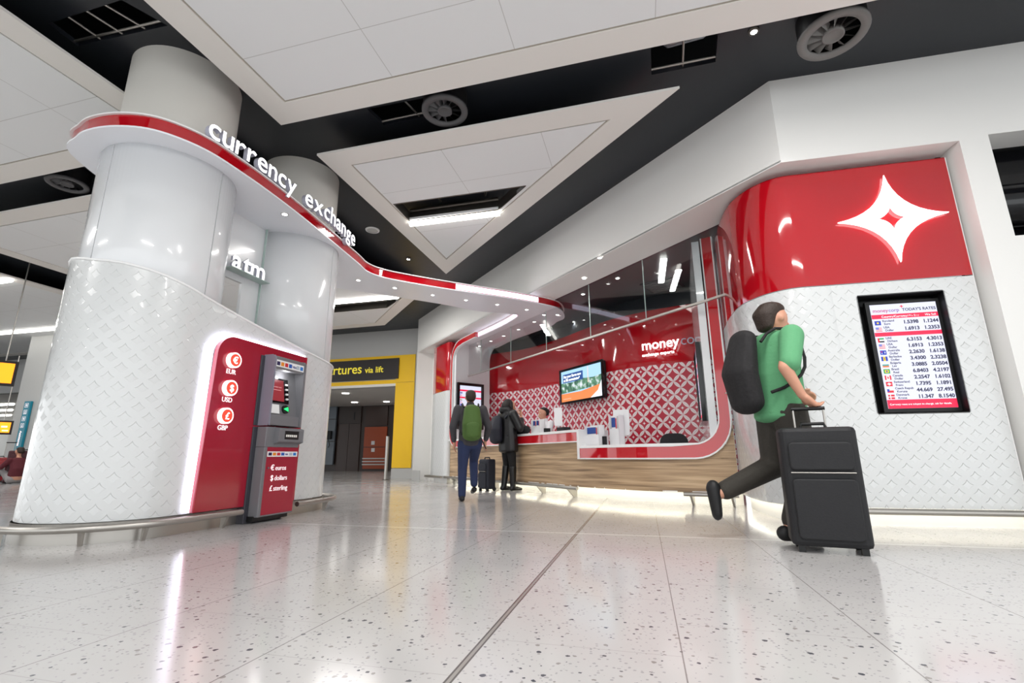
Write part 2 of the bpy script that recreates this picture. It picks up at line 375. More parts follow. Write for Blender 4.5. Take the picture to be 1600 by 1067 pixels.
# bulkhead wall above the shop front, soffit under it
def thickwall(path, z0, z1, t): mm = MB(); mm.ribbon(path, z0, z1, thick=t, smooth=False); return mm
struct('wall_front', thickwall([Lend, K0], BTOP+.01, CEIL, .12), whitep)
gl0 = Vector((3.32, 5.27)); glp = lambda y: Vector((gl0.x-(y-gl0.y)*.6095, y))
m = MB(); m.prism([Lend, K0, tuple(BP(4.535)), tuple(BP(4.535, 5.5)), (3.4, 5.2), glp(5.15), glp(15)], BTOP, BTOP+.03); struct('trim_1', m, whitep)
# right outer wall with niche and dark opening
m = MB(); Mx = frame((K0.x, K0.y, 0), Bd); xr = lambda x: (BP(x)-K0).length
def tow(lp): return [(xr(x) if x > 3.001 else 0, z) for x, z in lp]
m = MB(Mx)
m.plate([[(0, BTOP+.012), (xr(4.535), BTOP+.012), (xr(4.535), 0), (xr(9), 0), (xr(9), CEIL), (0, CEIL)], [(xr(4.78), 2.66), (xr(4.78), 3.76), (xr(7.5), 3.76), (xr(7.5), 2.66)], [(xr(4.82), .9), (xr(4.82), 2.42), (xr(7.5), 2.42), (xr(7.5), .9)]], 0, -.30)
struct('wall_right', m, whitep)
m = MB(Mx); m.bb((xr(4.6), .8, -.5), (xr(7.8), 3.9, -.45)); struct('window_1', m, blackgl)
t = thing('wall_duct', BP(5.6, 5.45).to_3d(), 'glossy black curved panel in the dark opening at the right edge', 'panel')
m = MB(); a = BP(4.9, 5.45); b = BP(7, 5.45); m.tube([(a.x, a.y, 3.1), (b.x, b.y, 3.1)], .22, 24); build('curved_panel', m, blackgl, t)
# wall beneath the soffit, left of the shop (white), up to the corner
pl0 = Zp(661, 751); 
m = thickwall([Lend, glp(14.6), glp(12.9)], 0, BTOP+.02, -.1); struct('wall_left', m, whitep)
m = MB(); m.ribbon([Lend+Vector((-.01, -.02)), Lend+Vector((.3, -.52))], 0, .28, thick=.02); struct('baseboard_left', m, greywall)
# ================================================================ back wall with the yellow portal
BV = 14.0
def WV(px, py): p = at(px, py, UV(0, BV), EV); u, v = uvof(p); return u, p.z
ux0, zy1 = WV(650, 553.6); uyl = WV(617, 640)[0]; zdoor = WV(600, 604)[1]
MW = Matrix.Translation(UV(0, BV)) @ Matrix(((EU.x, 0, -EV.x, 0), (EU.y, 0, -EV.y, 0), (0, 1, 0, 0), (0, 0, 0, 1)))
uhl = uyl-3.6
m = MB(MW); m.plate([[(-60, 3.35), (-11.5, 3.35), (-11.5, 0), (uhl, 0), (uhl, zdoor), (uyl, zdoor), (uyl, 0), (ux0+1.5, 0), (ux0+1.5, CEIL), (-60, CEIL)]], 0, -.3); struct('wall_back', m, greywall)
t = thing('portal_surround', UV(uyl, BV, 0), 'bright yellow surround of the doorway under the lift sign', 'doorway surround')
m = MB(MW); m.bb((uyl, .32, 0), (ux0, WV(620, 598)[1]-.0, .04)); m.bb((uyl, WV(620, 598)[1]+.01, 0), (ux0, zy1, .04)); m.bb((uhl-.4, WV(600, 600)[1], 0), (uyl, WV(600, 600)[1]+.12, .04)); m.bb((uhl-.4, zy1-.1, 0), (uyl, zy1, .04)); m.bb((uhl-.4, zdoor+.15, 0), (uhl, zy1, .04))
build('yellow_panel', m, yellow, t)
m = MB(MW); m.bb((uyl, 0, 0), (ux0+.6, .3, .05)); build('grey_plinth', m, greywall, t)
m = MB(MW); m.bb((uhl-.4, zdoor, 0), (uyl, WV(600, 600)[1]-.0, .03)); build('door_head', m, raftm, t)
t = thing('direction_sign', UV(uyl, BV, 2.6), 'black sign with yellow words over the lift doorway', 'sign')
zs0, zs1 = WV(560, 599)[1]+.09, zy1-.1
m = MB(MW); m.bb((uhl, zs0, .03), (uyl+.1, zs1, .09)); build('sign_board', m, signblk, t)
hgt = zs1-zs0
m = MB(MW @ Matrix.Translation((WV(601, 580)[0], zs0+.34*hgt, .092))); T = tmesh('via lift', hgt*.42, .01, .002, 'RIGHT'); m.text(T); build('lettering', m, signyel, t)
T = tmesh('Departures', hgt*.66, .01, .003, 'RIGHT')
m = MB(MW @ Matrix.Translation((WV(568, 580)[0], zs0+.34*hgt, .092))); m.text(T); build('lettering', m, signyel, t)
# corridor beyond
CB = 21.5
def CV(px, py): p = at(px, py, UV(0, CB), EV); return uvof(p)[0], p.z
MC = Matrix.Translation(UV(0, CB-BV)) @ MW
uR = CV(612, 650)[0]+.6; uL = CV(528, 650)[0]-4
brown = mat('brown_panel', (62, 40, 30), .35, bump=(4, .03)); orange = mat('orange_panel', (170, 72, 28), .35, bump=(4, .03)); blueg = mat('bluegrey_panel', (112, 122, 132), .3, bump=(4, .02)); dkbr = mat('darkbrown_panel', (58, 44, 38), .4, bump=(4, .02))
m = MB(MC); m.bb((uL, 0, -.2), (uR+1, CEIL, 0)); struct('wall_corridor', m, dkbr)
m = MB(MW); m.bb((uL, 3.15, -.32), (ux0+1.2, 3.25, -(CB-BV))); struct('ceiling_corridor', m, raftm)
m = MB(MW); m.bb((uyl+.3, 0, -.3), (uyl+.4, 3.2, -(CB-BV))); struct('wall_corridor_right', m, black)
t = thing('lift_doors', UV(CV(545, 700)[0], CB, 0), 'dark brown lift doors at the end of the corridor', 'lift doors')
u0, z0 = CV(531, 640); u1 = CV(566, 640)[0]
for a, b in ((u0, (u0+u1)/2-.01), ((u0+u1)/2+.01, u1)):
    m = MB(MC); m.bb((a, 0, 0), (b, CV(550, 662)[1], .05)); build('door_leaf', m, brown, t)
m = MB(MC); m.bb((u0, CV(550, 662)[1]+.02, 0), (u1, CV(550, 632)[1], .07)); build('header', m, dkbr, t)
m = MB(MC @ Matrix.Translation((CV(551, 656)[0], CV(551, 656)[1], .075))); m.text(tmesh('1', .55, .01)); build('number', m, black, t)
t = thing('orange_lift_panel', UV(CV(585, 700)[0], CB, 0), 'orange wall panel with lift call plates beside the brown doors', 'wall panel')
u2 = CV(569, 700)[0]; u3 = CV(604, 700)[0]
m = MB(MC); m.bb((u2, .1, 0), (u3, CV(585, 699)[1], .06)); m.bb((u2, CV(585, 698)[1], 0), (u3, CV(585, 667)[1], .06)); build('panel', m, orange, t)
m = MB(MC); m.bb((u2, CV(585, 665)[1], 0), (u3, CV(585, 635)[1], .06)); build('upper_panel', m, brown, t)
for q in ((584, 692), (584, 703)):
    a, b = CV(*q); m = MB(MC); m.bb((a-.09, b-.09, .06), (a+.09, b+.09, .08)); build('call_plate', m, whitelip, t)
for k in range(3): m = MB(MC); m.bb((u2, .28+.14*k, .06), (u3, .33+.14*k, .12)); build('bumper_rail', m, steel, t)
t = thing('corridor_side_panel', UV(CV(524, 700)[0]-.6, CB-2, 0), 'blue grey panelled wall left inside the corridor', 'wall panel')
a = CV(531, 640)[0]
for z0_, z1_ in ((.3, 1.4), (1.43, 2.5), (2.53, 3.15)): m = MB(MC); m.bb((a-3.5, z0_, .1), (a-.05, z1_, .2)); build('panel', m, blueg, t)
t = thing('wall_telephone', Zp(519, 700, .9)*1.6, 'small black wall telephone left of the lift doors', 'telephone')
a, b = CV(520, 680); m = MB(MC); m.rbox((a, b, .28), (.22, .42, .12), .04); build('housing', m, black, t); m = MB(MC); m.tube([(a, b-.2, .34), (a+.1, b-.5, .34), (a, b-.6, .3)], .02, 6); build('cord', m, black, t)
for q in ((540, 615), (554, 629), (604, 628)):
    p = Zp(*q, 3.13); m = MB(); m.lathe((p.x, p.y, 3.13), [(0, 0), (.13, 0), (.13, .02)], 16)
    if p.y < 25: build('corridor_downlight', m, dl, None, 'round downlight in the corridor ceiling before the lifts', 'downlight', 'corridor downlights')
for y_ in (1.8, 5): light('AREA', UV(uyl-1.2, BV+y_, 3.1), 14, 1.6, (0, 0, 0), (1, .93, .85))
t = thing('metal_post', Zp(602, 750), 'slim brushed metal post before the lift doorway', 'post')
p = Zp(602, 750); m = MB(); zt = CH+(p.y*(713.9-683)/752); m.tube([(p.x, p.y, 0), (p.x, p.y, zt)], .045, 14); build('shaft', m, steel, t); m = MB(); m.lathe((p.x, p.y, 0), [(0, .02), (.09, .02), (.09, 0)], 18); build('foot', m, steeld, t)
# ================================================================ CEILING RAFTS
def inset(poly, d):
    P = [Vector(p[:2]) for p in poly]; n = len(P); o = []; A = sum(P[i].x*P[(i+1) % n].y-P[(i+1) % n].x*P[i].y for i in range(n)); sg = 1 if A > 0 else -1
    for i in range(n):
        a, b, c = P[i-1], P[i], P[(i+1) % n]; e1 = (b-a).normalized(); e2 = (c-b).normalized(); n1 = Vector((-e1.y, e1.x))*sg; n2 = Vector((-e2.y, e2.x))*sg
        o.append(b + (n1+n2)/(1+n1.dot(n2))*d)
    return o
def raft(poly, label, holes=()):
    cen = sum((Vector(p[:2]) for p in poly), Vector((0, 0)))/len(poly)
    t = thing('ceiling_raft', (cen.x, cen.y, RAFT), label, 'ceiling panel', None)
    i1 = inset(poly, .30); i2 = inset(poly, .325); i3 = inset(poly, .34)
    m = MB(); m.plate([poly, i1[::-1]], RAFT, RAFT+.03); build('rim', m, raftm, t)
    m = MB(); m.plate([i1, i2[::-1]], RAFT+.012, RAFT+.05); build('bead', m, mat('raft_bead', (176, 170, 158), .5), t)
    m = MB(); m.plate([i2]+[list(h)[::-1] for h in holes], RAFT+.004, RAFT+.06); build('tile_field', m, tilem, t)
    for h in holes:
        m = MB(); H = [Vector(p[:2]) for p in h]; m.ribbon(H+[H[0]], RAFT+.0, RAFT+.16, thick=.02, smooth=False); build('opening_frame', m, steeld, t)
    return t
q2 = lambda u, v: tuple(UV(u, v)[:2])
raft([q2(-3.87, 4.05), q2(-3.87, -6), q2(9, -6), q2(9, 4.05)], 'largest white ceiling panel overhead, its point reaching the gap by the big lettering')
hB = [tuple(Zp(*q, RAFT)[:2]) for q in ((614, 319), (822, 290), (779, 329), (641, 347))]
A2, B2, C2 = q2(-3.84, 4.67), q2(4.2-1.34-.0, 4.67), None
A2 = tuple(Zp(495, 243, RAFT)[:2]); B2 = tuple(Zp(1062, 138, RAFT)[:2]); C2 = tuple(Zp(697, 428, RAFT)[:2])
raft([A2, C2, B2], 'triangular white ceiling panel with an open lit hatch', [hB])
raft([q2(-5.14, 4.05), q2(-5.14, -6), q2(-11.56, -6), q2(-11.56, 4.05)], 'white ceiling panel at the upper left corner, left of the grey column')
hF = [tuple(Zp(*q, RAFT)[:2]) for q in ((470, 480), (627, 465), (605, 481), (470, 493))]
raft([q2(-5.14, 4.63), q2(-5.14, 10.25), tuple(Zp(601, 508, RAFT)[:2]), q2(-11.56, 12.36), q2(-11.56, 4.63)], 'white ceiling panel behind the first column, above the yellow doorway', [hF])
raft([q2(-12.87, 4.63), q2(-12.87, 12.36), q2(-26, 12.36), q2(-26, 4.63)], 'far left white ceiling panel with two bright strip lights')
raft([q2(-12.87, 4.05), q2(-12.87, -6), q2(-26, -6), q2(-26, 4.05)], 'white ceiling panel at the left edge in front of the far left one')
def tube_lamp(a, b, label, z=RAFT-.03, r=.045):
    a = Vector((a[0], a[1], z)); b = Vector((b[0], b[1], z)); c = (a+b)/2
    t = thing('linear_lamp', c, label, 'ceiling light')
    m = MB(); m.tube([a, b], r, 10); build('diffuser', m, tubem, t)
    d = (b-a); ang = math.atan2(d.y, d.x); m = MB(); m.box(c+Vector((0, 0, r+.02)), (d.length, .12, .04), ang); build('housing', m, whitelip, t)
    return t
tube_lamp(Zp(641, 350, RAFT-.03), Zp(780, 333, RAFT-.03), 'bright strip light along the open hatch of the triangular ceiling panel')
tube_lamp(Zp(500, 475, RAFT-.03), Zp(622, 464, RAFT-.03), 'bright strip light seen beneath the canopy above the doorway')
tube_lamp(UV(-15.5, 6.7), UV(-13.0, 6.7), 'short strip light end at the left edge of the ceiling')
tube_lamp(UV(-19.5, 9.9), UV(-16.7, 9.9), 'long strip light at the left edge above the orange screens') if 0 else tube_lamp(Zp(-60, 526, RAFT-.03), Zp(100, 512.6, RAFT-.03), 'long strip light low on the left edge above the orange screens')
# ducts and rods seen in the openings
foil = mat('foil_duct', (190, 186, 190), .35, metal=.8, bump=(30, 1))
h = hatches[2]; c = sum(h, Vector())/4
t = thing('foil_duct', (c.x, c.y, CEIL), 'crumpled silver duct inside the hatch at the top, right of centre', 'duct')
m = MB(); m.tube([(c.x-.35, c.y-.05, CEIL+.5), (c.x-.1, c.y, CEIL+.28), (c.x+.25, c.y+.05, CEIL+.45)], .14, 12); build('duct_body', m, foil, t)
def rods(h, label, n=2):
    h = [Vector(p[:2]) for p in h]; c = sum(h, Vector((0, 0)))/4
    t = thing('hatch_grid', (c.x, c.y, CEIL), label, 'ceiling grid')
    for k in range(n):
        f = (k+1)/(n+1); a = h[0].lerp(h[1], f); b = h[3].lerp(h[2], f); m = MB(); m.tube([(a.x, a.y, CEIL+.03), (b.x, b.y, CEIL+.03)], .012, 6); build('grid_bar', m, steel, t)
    a, b = h[3].lerp(h[0], .12), h[2].lerp(h[1], .12); m = MB(); m.tube([(a.x, a.y, CEIL+.03), (b.x, b.y, CEIL+.03)], .014, 6); build('grid_bar', m, steel, t)
rods(hatches[0], 'bare metal bars in the open hatch at the upper left corner', 3)
rods(hatches[1], 'bare metal bars in the open hatch beside the middle round diffuser', 1)
rods(hatches[2], 'metal bar across the hatch with the silver duct', 1)
def trusses(h, label):
    h = [Vector(p[:2]) for p in h]; c = sum(h, Vector((0, 0)))/4
    t = thing('steel_truss', (c.x, c.y, 5.2), label, 'truss'); rnd = random.Random(3)
    for k in range(5):
        a = h[0].lerp(h[1], k/4); b = h[3].lerp(h[2], min(1, k/4+.1)); m = MB(); m.tube([(a.x, a.y, RAFT+.2+.25*(k % 2)), (b.x, b.y, RAFT+.3+.2*((k+1) % 2))], .022, 6); build('strut', m, steeld, t)
    m = MB(); m.tube([(h[3].x, h[3].y, RAFT+.2), (h[2].x, h[2].y, RAFT+.2)], .035, 8); build('strut', m, steeld, t)
    m = MB(); m.tube([(h[0].x, h[0].y, RAFT+.3), (h[1].x, h[1].y, RAFT+.3)], .035, 8); build('strut', m, steeld, t)
trusses(hB, 'dark metal struts showing in the hatch of the triangular panel')
trusses(hF, 'dark metal struts showing in the hatch above the doorway')
grey = mat('diffuser_grey', (84, 84, 86), .5, bump=(30, .03)); greyl = mat('diffuser_light', (120, 118, 116), .5, bump=(30, .03))
def fan(px, py, r, label, mt, z=4.52):
    c = Zp(px, py, z); t = thing('round_diffuser', c, label, 'air diffuser', 'round ceiling air diffusers')
    m = MB(); m.lathe(c, [(r*.74, .03), (r*.72, 0), (r*.97, -.006), (r, .01), (r, .03), (r*.74, .03)], 40); build('ring', m, mt, t)
    m = MB(); m.lathe(c, [(r*.95, .03), (r*.95, CEIL-z)], 40); m.lathe(c, [(0, .16), (r*.95, .16)], 40); build('drum', m, black, t)
    m = MB(); m.lathe(c, [(0, .012), (r*.24, .012), (r*.26, 0), (r*.31, 0), (r*.31, .06), (0, .06)], 30); build('hub', m, mt, t)
    for k in range(12):
        a = 2*PI*k/12; d = Vector((math.cos(a), math.sin(a), 0)); n = Vector((-d.y, d.x, 0)); p, q = c+d*r*.3, c+d*r*.74
        m = MB(); m.add([p+Vector((0, 0, .01)), q+Vector((0, 0, .01)), q+n*.05+Vector((0, 0, .07)), p+n*.03+Vector((0, 0, .07)), p+Vector((0, 0, .014))+n*.004, q+Vector((0, 0, .014))+n*.004], [(0, 1, 2, 3), (0, 4, 5, 1)]); build('blade', m, mt, t)
fan(695, 175, .265, 'round grey air diffuser in the dark strip above the triangular panel', grey)
fan(1302, 57, .30, 'pale round air diffuser near the upper right of the ceiling', greyl)
fan(105, 289, .25, 'dark round air diffuser left of the columns', grey)
p = Zp(582, 360, CEIL-.01); t = thing('ceiling_speaker', p, 'small round white ceiling speaker right of the lettering', 'speaker')
m = MB(); m.lathe(p, [(.0, 0), (.10, 0)], 28); build('grille', m, greywall, t); m = MB(); m.lathe(p, [(.10, -.005), (.125, -.005), (.13, .01)], 28); build('rim', m, whitelip, t)
for q, lb in (((1178, 50), 'dazzling spot lamp in the dark ceiling left of the pale diffuser'), ((638, 405), 'dazzling spot lamp in the dark ceiling above the curved canopy')):
    p = Zp(*q, CEIL-.02); t = thing('spot_lamp', p, lb, 'spot lamp'); m = MB(); m.lathe(p, [(0, 0), (.03, 0)], 16); build('lens', m, mat('spot_lens', (255, 255, 255), em=120), t)
    m = MB(); m.lathe(p, [(.03, -.004), (.05, -.004), (.055, .02)], 20); build('bezel', m, steeld, t); light('SPOT', p-Vector((0, 0, .03)), 40, .03, (0, 0, 0), spot=1.6)
# ================================================================ LEFT: COLUMNS, ATM WALL
c1 = (-4.69, 3.52); c2 = (-4.70, 5.45)
c1p = Vector((-3.625, 4.606)); c2p = Vector((-3.14, 6.48))
c1 = uvof(c1p.to_3d()); c2 = uvof(c2p.to_3d())
for cc, lb in ((c1p, 'round grey structural column rising through the canopy, nearer one'), (c2p, 'round grey structural column behind the glowing lettering, farther one')):
    t = thing('round_column', (cc.x, cc.y, 0), lb, 'column')
    m = MB(); m.lathe((cc.x, cc.y, 0), [(.52, 0), (.52, CEIL)], 64); build('shaft', m, colp, t)
def cap_path(R, n=18, c1=c1, c2=c2):     # stadium around both columns, clockwise seen from above starting at the back
    P = []
    for k in range(n+1): a = PI + PI*k/n; P.append((c1[0]+R*math.cos(a), c1[1]+R*math.sin(a)))
    for k in range(1, 12): P.append((c1[0]+R, c1[1]+(c2[1]-c1[1])*k/12))
    for k in range(n+1): a = PI*k/n; P.append((c2[0]+R*math.cos(a), c2[1]+R*math.sin(a)))
    for k in range(1, 12): P.append((c1[0]-R, c2[1]+(c1[1]-c2[1])*k/12))
    return P
st = cap_path(.645)
def ztop(u, v):
    if u < c1[0]: return 2.42 if v < 4.5 else 2.42-(v-4.5)*.3
    tab = [(2.8, 2.345), (3.0, 2.335), (3.3, 2.25), (3.52, 2.19), (3.78, 2.14), (4.21, 2.07), (4.97, 1.965), (5.5, 1.90), (6.2, 1.85)]
    if u < c1[0]+.3 and v < 3.2: return 2.36
    for (a, za), (b, zb) in zip(tab, tab[1:]):
        if v <= b: return za+(zb-za)*max(0, v-a)/(b-a)
    return 1.85
AW = thing('atm_enclosure', (c1p.x, c1p.y, 0), 'white embossed enclosure wall wrapping the two columns around the cash machine', 'partition')
pw = [UV(*p) for p in st]+[UV(*st[0])]; zt = [ztop(*p) for p in st]+[ztop(*st[0])]
zt = [(zt[i-1]+zt[i]+zt[(i+1) % len(zt)])/3 for i in range(len(zt))]
m = MB(); m.ribbon(pw, .16, zt); build('embossed_wall', m, patw, AW)
m = MB(); m.tube([Vector((p.x, p.y, z)) for p, z in zip(pw, zt)], .013, 8, cap=False); build('top_trim', m, whitelip, AW)
ins_ = [UV(*p) for p in cap_path(.60)]; ins_.append(ins_[0]); m = MB(); vs = []
for p, q, z in zip(pw, ins_, zt): vs += [(p.x, p.y, z), (q.x, q.y, z)]
m.add(vs, [(2*i, 2*i+2, 2*i+3, 2*i+1) for i in range(len(pw)-1)]); build('top_ledge', m, whitelip, AW)
pk = [UV(*p) for p in cap_path(.66)]; pk.append(pk[0]); m = MB(); m.ribbon(pk, 0, .155); build('steel_plinth', m, steel, AW)
# glossy cladding of each column above the wall
for cc, lb in ((c1p, 'glossy white cladding of the nearer column under the canopy'), (c2p, 'glossy white cladding of the farther column under the canopy')):
    t = thing('column_cladding', (cc.x, cc.y, 1.6), lb, 'column cladding')
    rc = .60
    bnd = [math.radians(-TH*57.3+x) for x in (-158, -90, 6, 110, 202)]
    for a, b in zip(bnd, bnd[1:]):
        m = MB(); g_ = .012/rc; m.lathe((cc.x, cc.y, 0), [(rc-.04, 1.6), (rc, 1.6), (rc, SOF+.01), (rc-.04, SOF+.01)], 26, a+g_/2, b-g_/2)
        for e in (a+g_/2, b-g_/2): m.add([(cc.x+r*math.cos(e), cc.y+r*math.sin(e), z) for r, z in ((rc-.04, 1.6), (rc, 1.6), (rc, SOF), (rc-.04, SOF))], [(0, 1, 2, 3)])
        build('cladding_panel', m, white, t)
    m = MB(); m.lathe((cc.x, cc.y, 0), [(rc-.03, 1.6), (rc-.03, SOF)], 48); build('backing', m, greywall, t)
# pane and letters between the columns
MU = lambda u, v=0, z=0: Matrix.Translation(UV(u, v, z)) @ Matrix(((EV.x, 0, EU.x, 0), (EV.y, 0, EU.y, 0), (0, 1, 0, 0), (0, 0, 0, 1)))   # local x=v, y=z, z=+u
t = thing('atm_recess_panel', UV(-4.62, 4.5, 1.9), 'white recessed panel with small opening between the clad columns', 'panel')
m = MB(MU(-4.62)); m.plate([[(c1[1]+.3, 1.7), (c2[1]-.3, 1.7), (c2[1]-.3, SOF), (c1[1]+.3, SOF)], [(4.2, 1.95), (4.2, 2.74), (4.55, 2.74), (4.55, 1.95)]], -.02, -.06); build('panel', m, white, t)
m = MB(MU(-4.62)); m.bb((4.792, 1.9, .0), (4.8, SOF, .03)); build('glass_edge', m, glassedge, t)
t = thing('atm_sign', UV(-4.6, 4.5, 2.78), 'glowing white letters atm standing between the clad columns', 'sign')
m = MB(MU(-4.6)); m.bb((4.2, 2.803, 0), (4.8, 2.813, .14)); build('shelf', m, glassedge, t)
xx = 4.76
atl2 = mat('letter_soft', (255, 255, 255), em=.85)
for ch, wd in (('m', .33), ('t', .17), ('a', .22)):
    T = tmesh(ch, .33, .03, .006, 'RIGHT'); w0 = max(v[0] for v in T[0])-min(v[0] for v in T[0])
    m = MB(MU(-4.52) @ Matrix.Translation((xx, 2.82, 0))); m.text(T); m.mi = [0 if min(T[0][i][2] for i in f) > .01 else 1 for f in T[1]]; build('letter', m, [atl2, lettside], t); xx -= w0+.018
# red backing panel with light halo
t = thing('atm_backing_panel', UV(-4.0, 3.7, .16), 'tall red panel with currency discs beside the cash machine', 'panel')
R_ = .2; v0, v1 = 3.67, 5.0
out = [(v0, .17), (v1, .17), (v1, 1.85)] + [(v0+R_+.03-R_*math.sin(a), 1.83-R_+.02+R_*math.cos(a)) for a in [PI/2*k/8 for k in range(9)]]
MR = MU(-4.0)
m = MB(MR); m.plate([out], 0, .045); build('panel', m, redd, t)
ho = [(v0-.03, .17), (v0-.03, 1.68)] + [(v0+R_-(R_+.03)*math.cos(a), 1.65+(R_+.03)*math.sin(a)) for a in [PI/2*k/8 for k in range(1, 9)]] + [(v1+.02, 1.885)]
hi = [(v0+.02, .17), (v0+.02, 1.68)] + [(v0+R_-(R_-.02)*math.cos(a), 1.65+(R_-.02)*math.sin(a)) for a in [PI/2*k/8 for k in range(1, 9)]] + [(v1+.02, 1.83)]
m = MB(MR); n = len(ho); vs = [(p[0], p[1], -.005) for p in ho]+[(p[0], p[1], -.005) for p in hi]; m.add(vs, [(i, i+1, n+i+1, n+i) for i in range(n-1)])
vs = [(p[0], p[1], -.03) for p in ho]+[(p[0], p[1], .02) for p in ho]; build('halo_light', m, halo, t)
discr = mat('disc_red', (226, 62, 44), em=.75); discw = mat('disc_ring', (255, 232, 232), em=1.3)
for (px, py), sym, nm in (((366, 564), '€', 'EUR'), ((360, 607), '$', 'USD'), ((353, 650), '£', 'GBP')):
    p = at(px, py, UV(-3.96, 4), EU); v, z = uvof(p)[1], p.z
    v -= .03
    t2 = None
    m = MB(MR @ Matrix.Translation((v, z, .045)))
    m.M = m.M @ Matrix.Rotation(0, 4, 'X')
    def disc(mm, r, h0, h1, seg=32): mm.plate([[(r*math.cos(2*PI*k/seg), r*math.sin(2*PI*k/seg)) for k in range(seg)]], h0, h1)
    disc(m, .078, 0, .04); d_ = build('currency_disc', m, discw, t)
    m = MB(MR @ Matrix.Translation((v, z, .045))); disc(m, .062, .04, .043); build('disc_face', m, discr, d_)
    T = tmesh(sym, .095, .003, .001, 'CENTER'); m = MB(MR @ Matrix.Translation((v, z-.034, .09))); m.text(T); build('symbol', m, letter, d_)
    T = tmesh(nm, .066, .004, .001, 'CENTER'); m = MB(MR @ Matrix.Translation((v, z-.137, .048))); m.text(T); build('lettering', m, mat('print_white', (235, 225, 228), .5, em=.5), t)
# ---- ATM
atg = mat('atm_grey', (116, 116, 120), .4, bump=(60, .05)); atl = mat('atm_lilac', (134, 130, 144), .45, bump=(60, .05)); atd = mat('atm_dark', (58, 58, 66), .45, bump=(60, .05)); atr = mat('atm_red', (158, 22, 50), .3, bump=(10, .02))
AT = thing('cash_machine', UV(-3.9, 4.5, 0), 'grey and red cash machine standing at the white enclosure', 'cash machine')
V0, V1, FU = 4.30, 4.82, .18; MA = MU(-4.0)
def side(mm, prof, a, b):                # prof in (z-out, height), extruded along v from a to b
    n = len(prof); vs = [(a, p[1], p[0]) for p in prof]+[(b, p[1], p[0]) for p in prof]
    mm.add(vs, [tuple(range(n)), tuple(range(2*n-1, n-1, -1))]+[(k, (k+1) % n, n+(k+1) % n, n+k) for k in range(n)])
m = MB(MA); m.bb((V0-.05, 0, -.3), (V1-.02, .97, .06)); m.bb((V0-.05, .985, -.3), (V1-.02, 1.74, -.14)); m.bb((V0-.05, .985, -.14), (V0, 1.74, .06)); build('cabinet', m, atd, AT, bevel=.006)
m = MB(MA); m.bb((V0-.01, .02, -.1), (V1-.03, .07, .14)); build('foot_recess', m, black, AT)
m = MB(MA); m.bb((V0, .07, .06), (V0+.045, .76, FU)); m.bb((V0, .76, .06), (V1, .97, FU)); m.bb((V0, .06, .06), (V1, .075, FU)); build('lower_fascia', m, atg, AT, bevel=.008)
m = MB(MA); m.bb((V0+.04, .075, .06), (V1, .76, FU-.004)); build('red_door', m, atr, AT, bevel=.004)
m = MB(MA); m.bb((V0+.05, .66, FU-.004), (V1-.01, .715, FU)); build('card_strip', m, whitelip, AT)
cards = [(40, 30, 80), (230, 140, 30), (200, 40, 50), (30, 90, 180), None, (180, 190, 200), (40, 120, 200)]
def cardrow(x0, x1, z, h, zz):
    w_ = (x1-x0)/7
    for k, cc in enumerate(cards):
        if cc is None:
            m = MB(MA @ Matrix.Translation((x0+w_*k, z-h*.35, zz))); m.text(tmesh('VISA', h*.8, .002, .001)); build('card_mark', m, mat('visa_blue', (30, 50, 130), .5), AT); continue
        m = MB(MA); m.bb((x0+w_*k+.004, z-h/2, zz), (x0+w_*(k+1)-.012, z+h/2, zz+.002)); build('card_mark', m, mat('card_%d' % k, cc, .5), AT)
cardrow(V0+.06, V1-.02, .688, .03, FU)
for k, (s_, tx) in enumerate((('€', 'euros'), ('$', 'dollars'), ('£', 'sterling'))):
    z = .52-.105*k
    m = MB(MA @ Matrix.Translation((V0+.17-.012*0, z, FU+.001))); m.text(tmesh(s_, .08, .003, .001, 'RIGHT')); m.M = MA @ Matrix.Translation((V0+.185, z, FU+.001)); m.text(tmesh(tx, .072, .003, 0)); build('lettering', m, mat('print_white', (235, 225, 228)), AT)
m = MB(MA); m.rbox((V0+.08, .545, FU+.004), (.018, .018, .01), .008, 4, 'Z'); build('lock', m, atg, AT)
# dispenser
side_p = [(FU, .80), (FU+.05, .82), (FU+.05, .95), (FU, .965)]
m = MB(MA); side(m, side_p, V0+.12, V1-.005); build('dispenser_bezel', m, atg, AT, bevel=.008)
m = MB(MA); m.bb((V0+.22, .845, FU+.045), (V0+.44, .935, FU+.053)); build('dispenser_mouth', m, black, AT)
for k in range(6): m = MB(MA); m.bb((V0+.235+.03*k, .87, FU+.053), (V0+.255+.03*k, .895, FU+.057)); build('cash_shutter', m, raftm, AT)
# upper hood: side cheeks, top, recessed screen bay
m = MB(MA); side(m, [(.05, .99), (.05, 1.745), (FU-.02, 1.745), (FU, 1.72), (FU-.0, .99)], V0, V0+.03); build('side_cheek', m, atl, AT, bevel=.006)
m = MB(MA); side(m, [(.05, .99), (.05, 1.745), (FU-.02, 1.745), (FU, 1.72), (FU, .99)], V1-.03, V1); build('side_cheek', m, atg, AT, bevel=.006)
m = MB(MA); m.bb((V0+.03, 1.60, .05), (V1-.03, 1.74, FU-.004)); build('hood', m, atg, AT, bevel=.006)
m = MB(MA); m.bb((V0+.03, .99, .05), (V1-.03, 1.10, FU-.004)); build('sill', m, atg, AT, bevel=.006)
m = MB(MA); m.bb((V0+.03, 1.0, .045), (V1-.03, 1.7, .055)); m.add([(V0+.03, 1.10, .14), (V1-.03, 1.10, .14), (V1-.03, 1.58, .06), (V0+.03, 1.58, .06)], [(0, 1, 2, 3)]); build('inner_fascia', m, atd if 0 else atg, AT)
slope = frame(MA @ Vector((V0+.05, 1.12, .139)), EV, (Vector((0, 0, .48))+EU*(-.08)).normalized())
m = MB(slope); m.plate([[(0.0, .12), (.30, .12), (.30, .40), (0, .40)]], 0, .012); build('screen_frame', m, blackgl, AT)
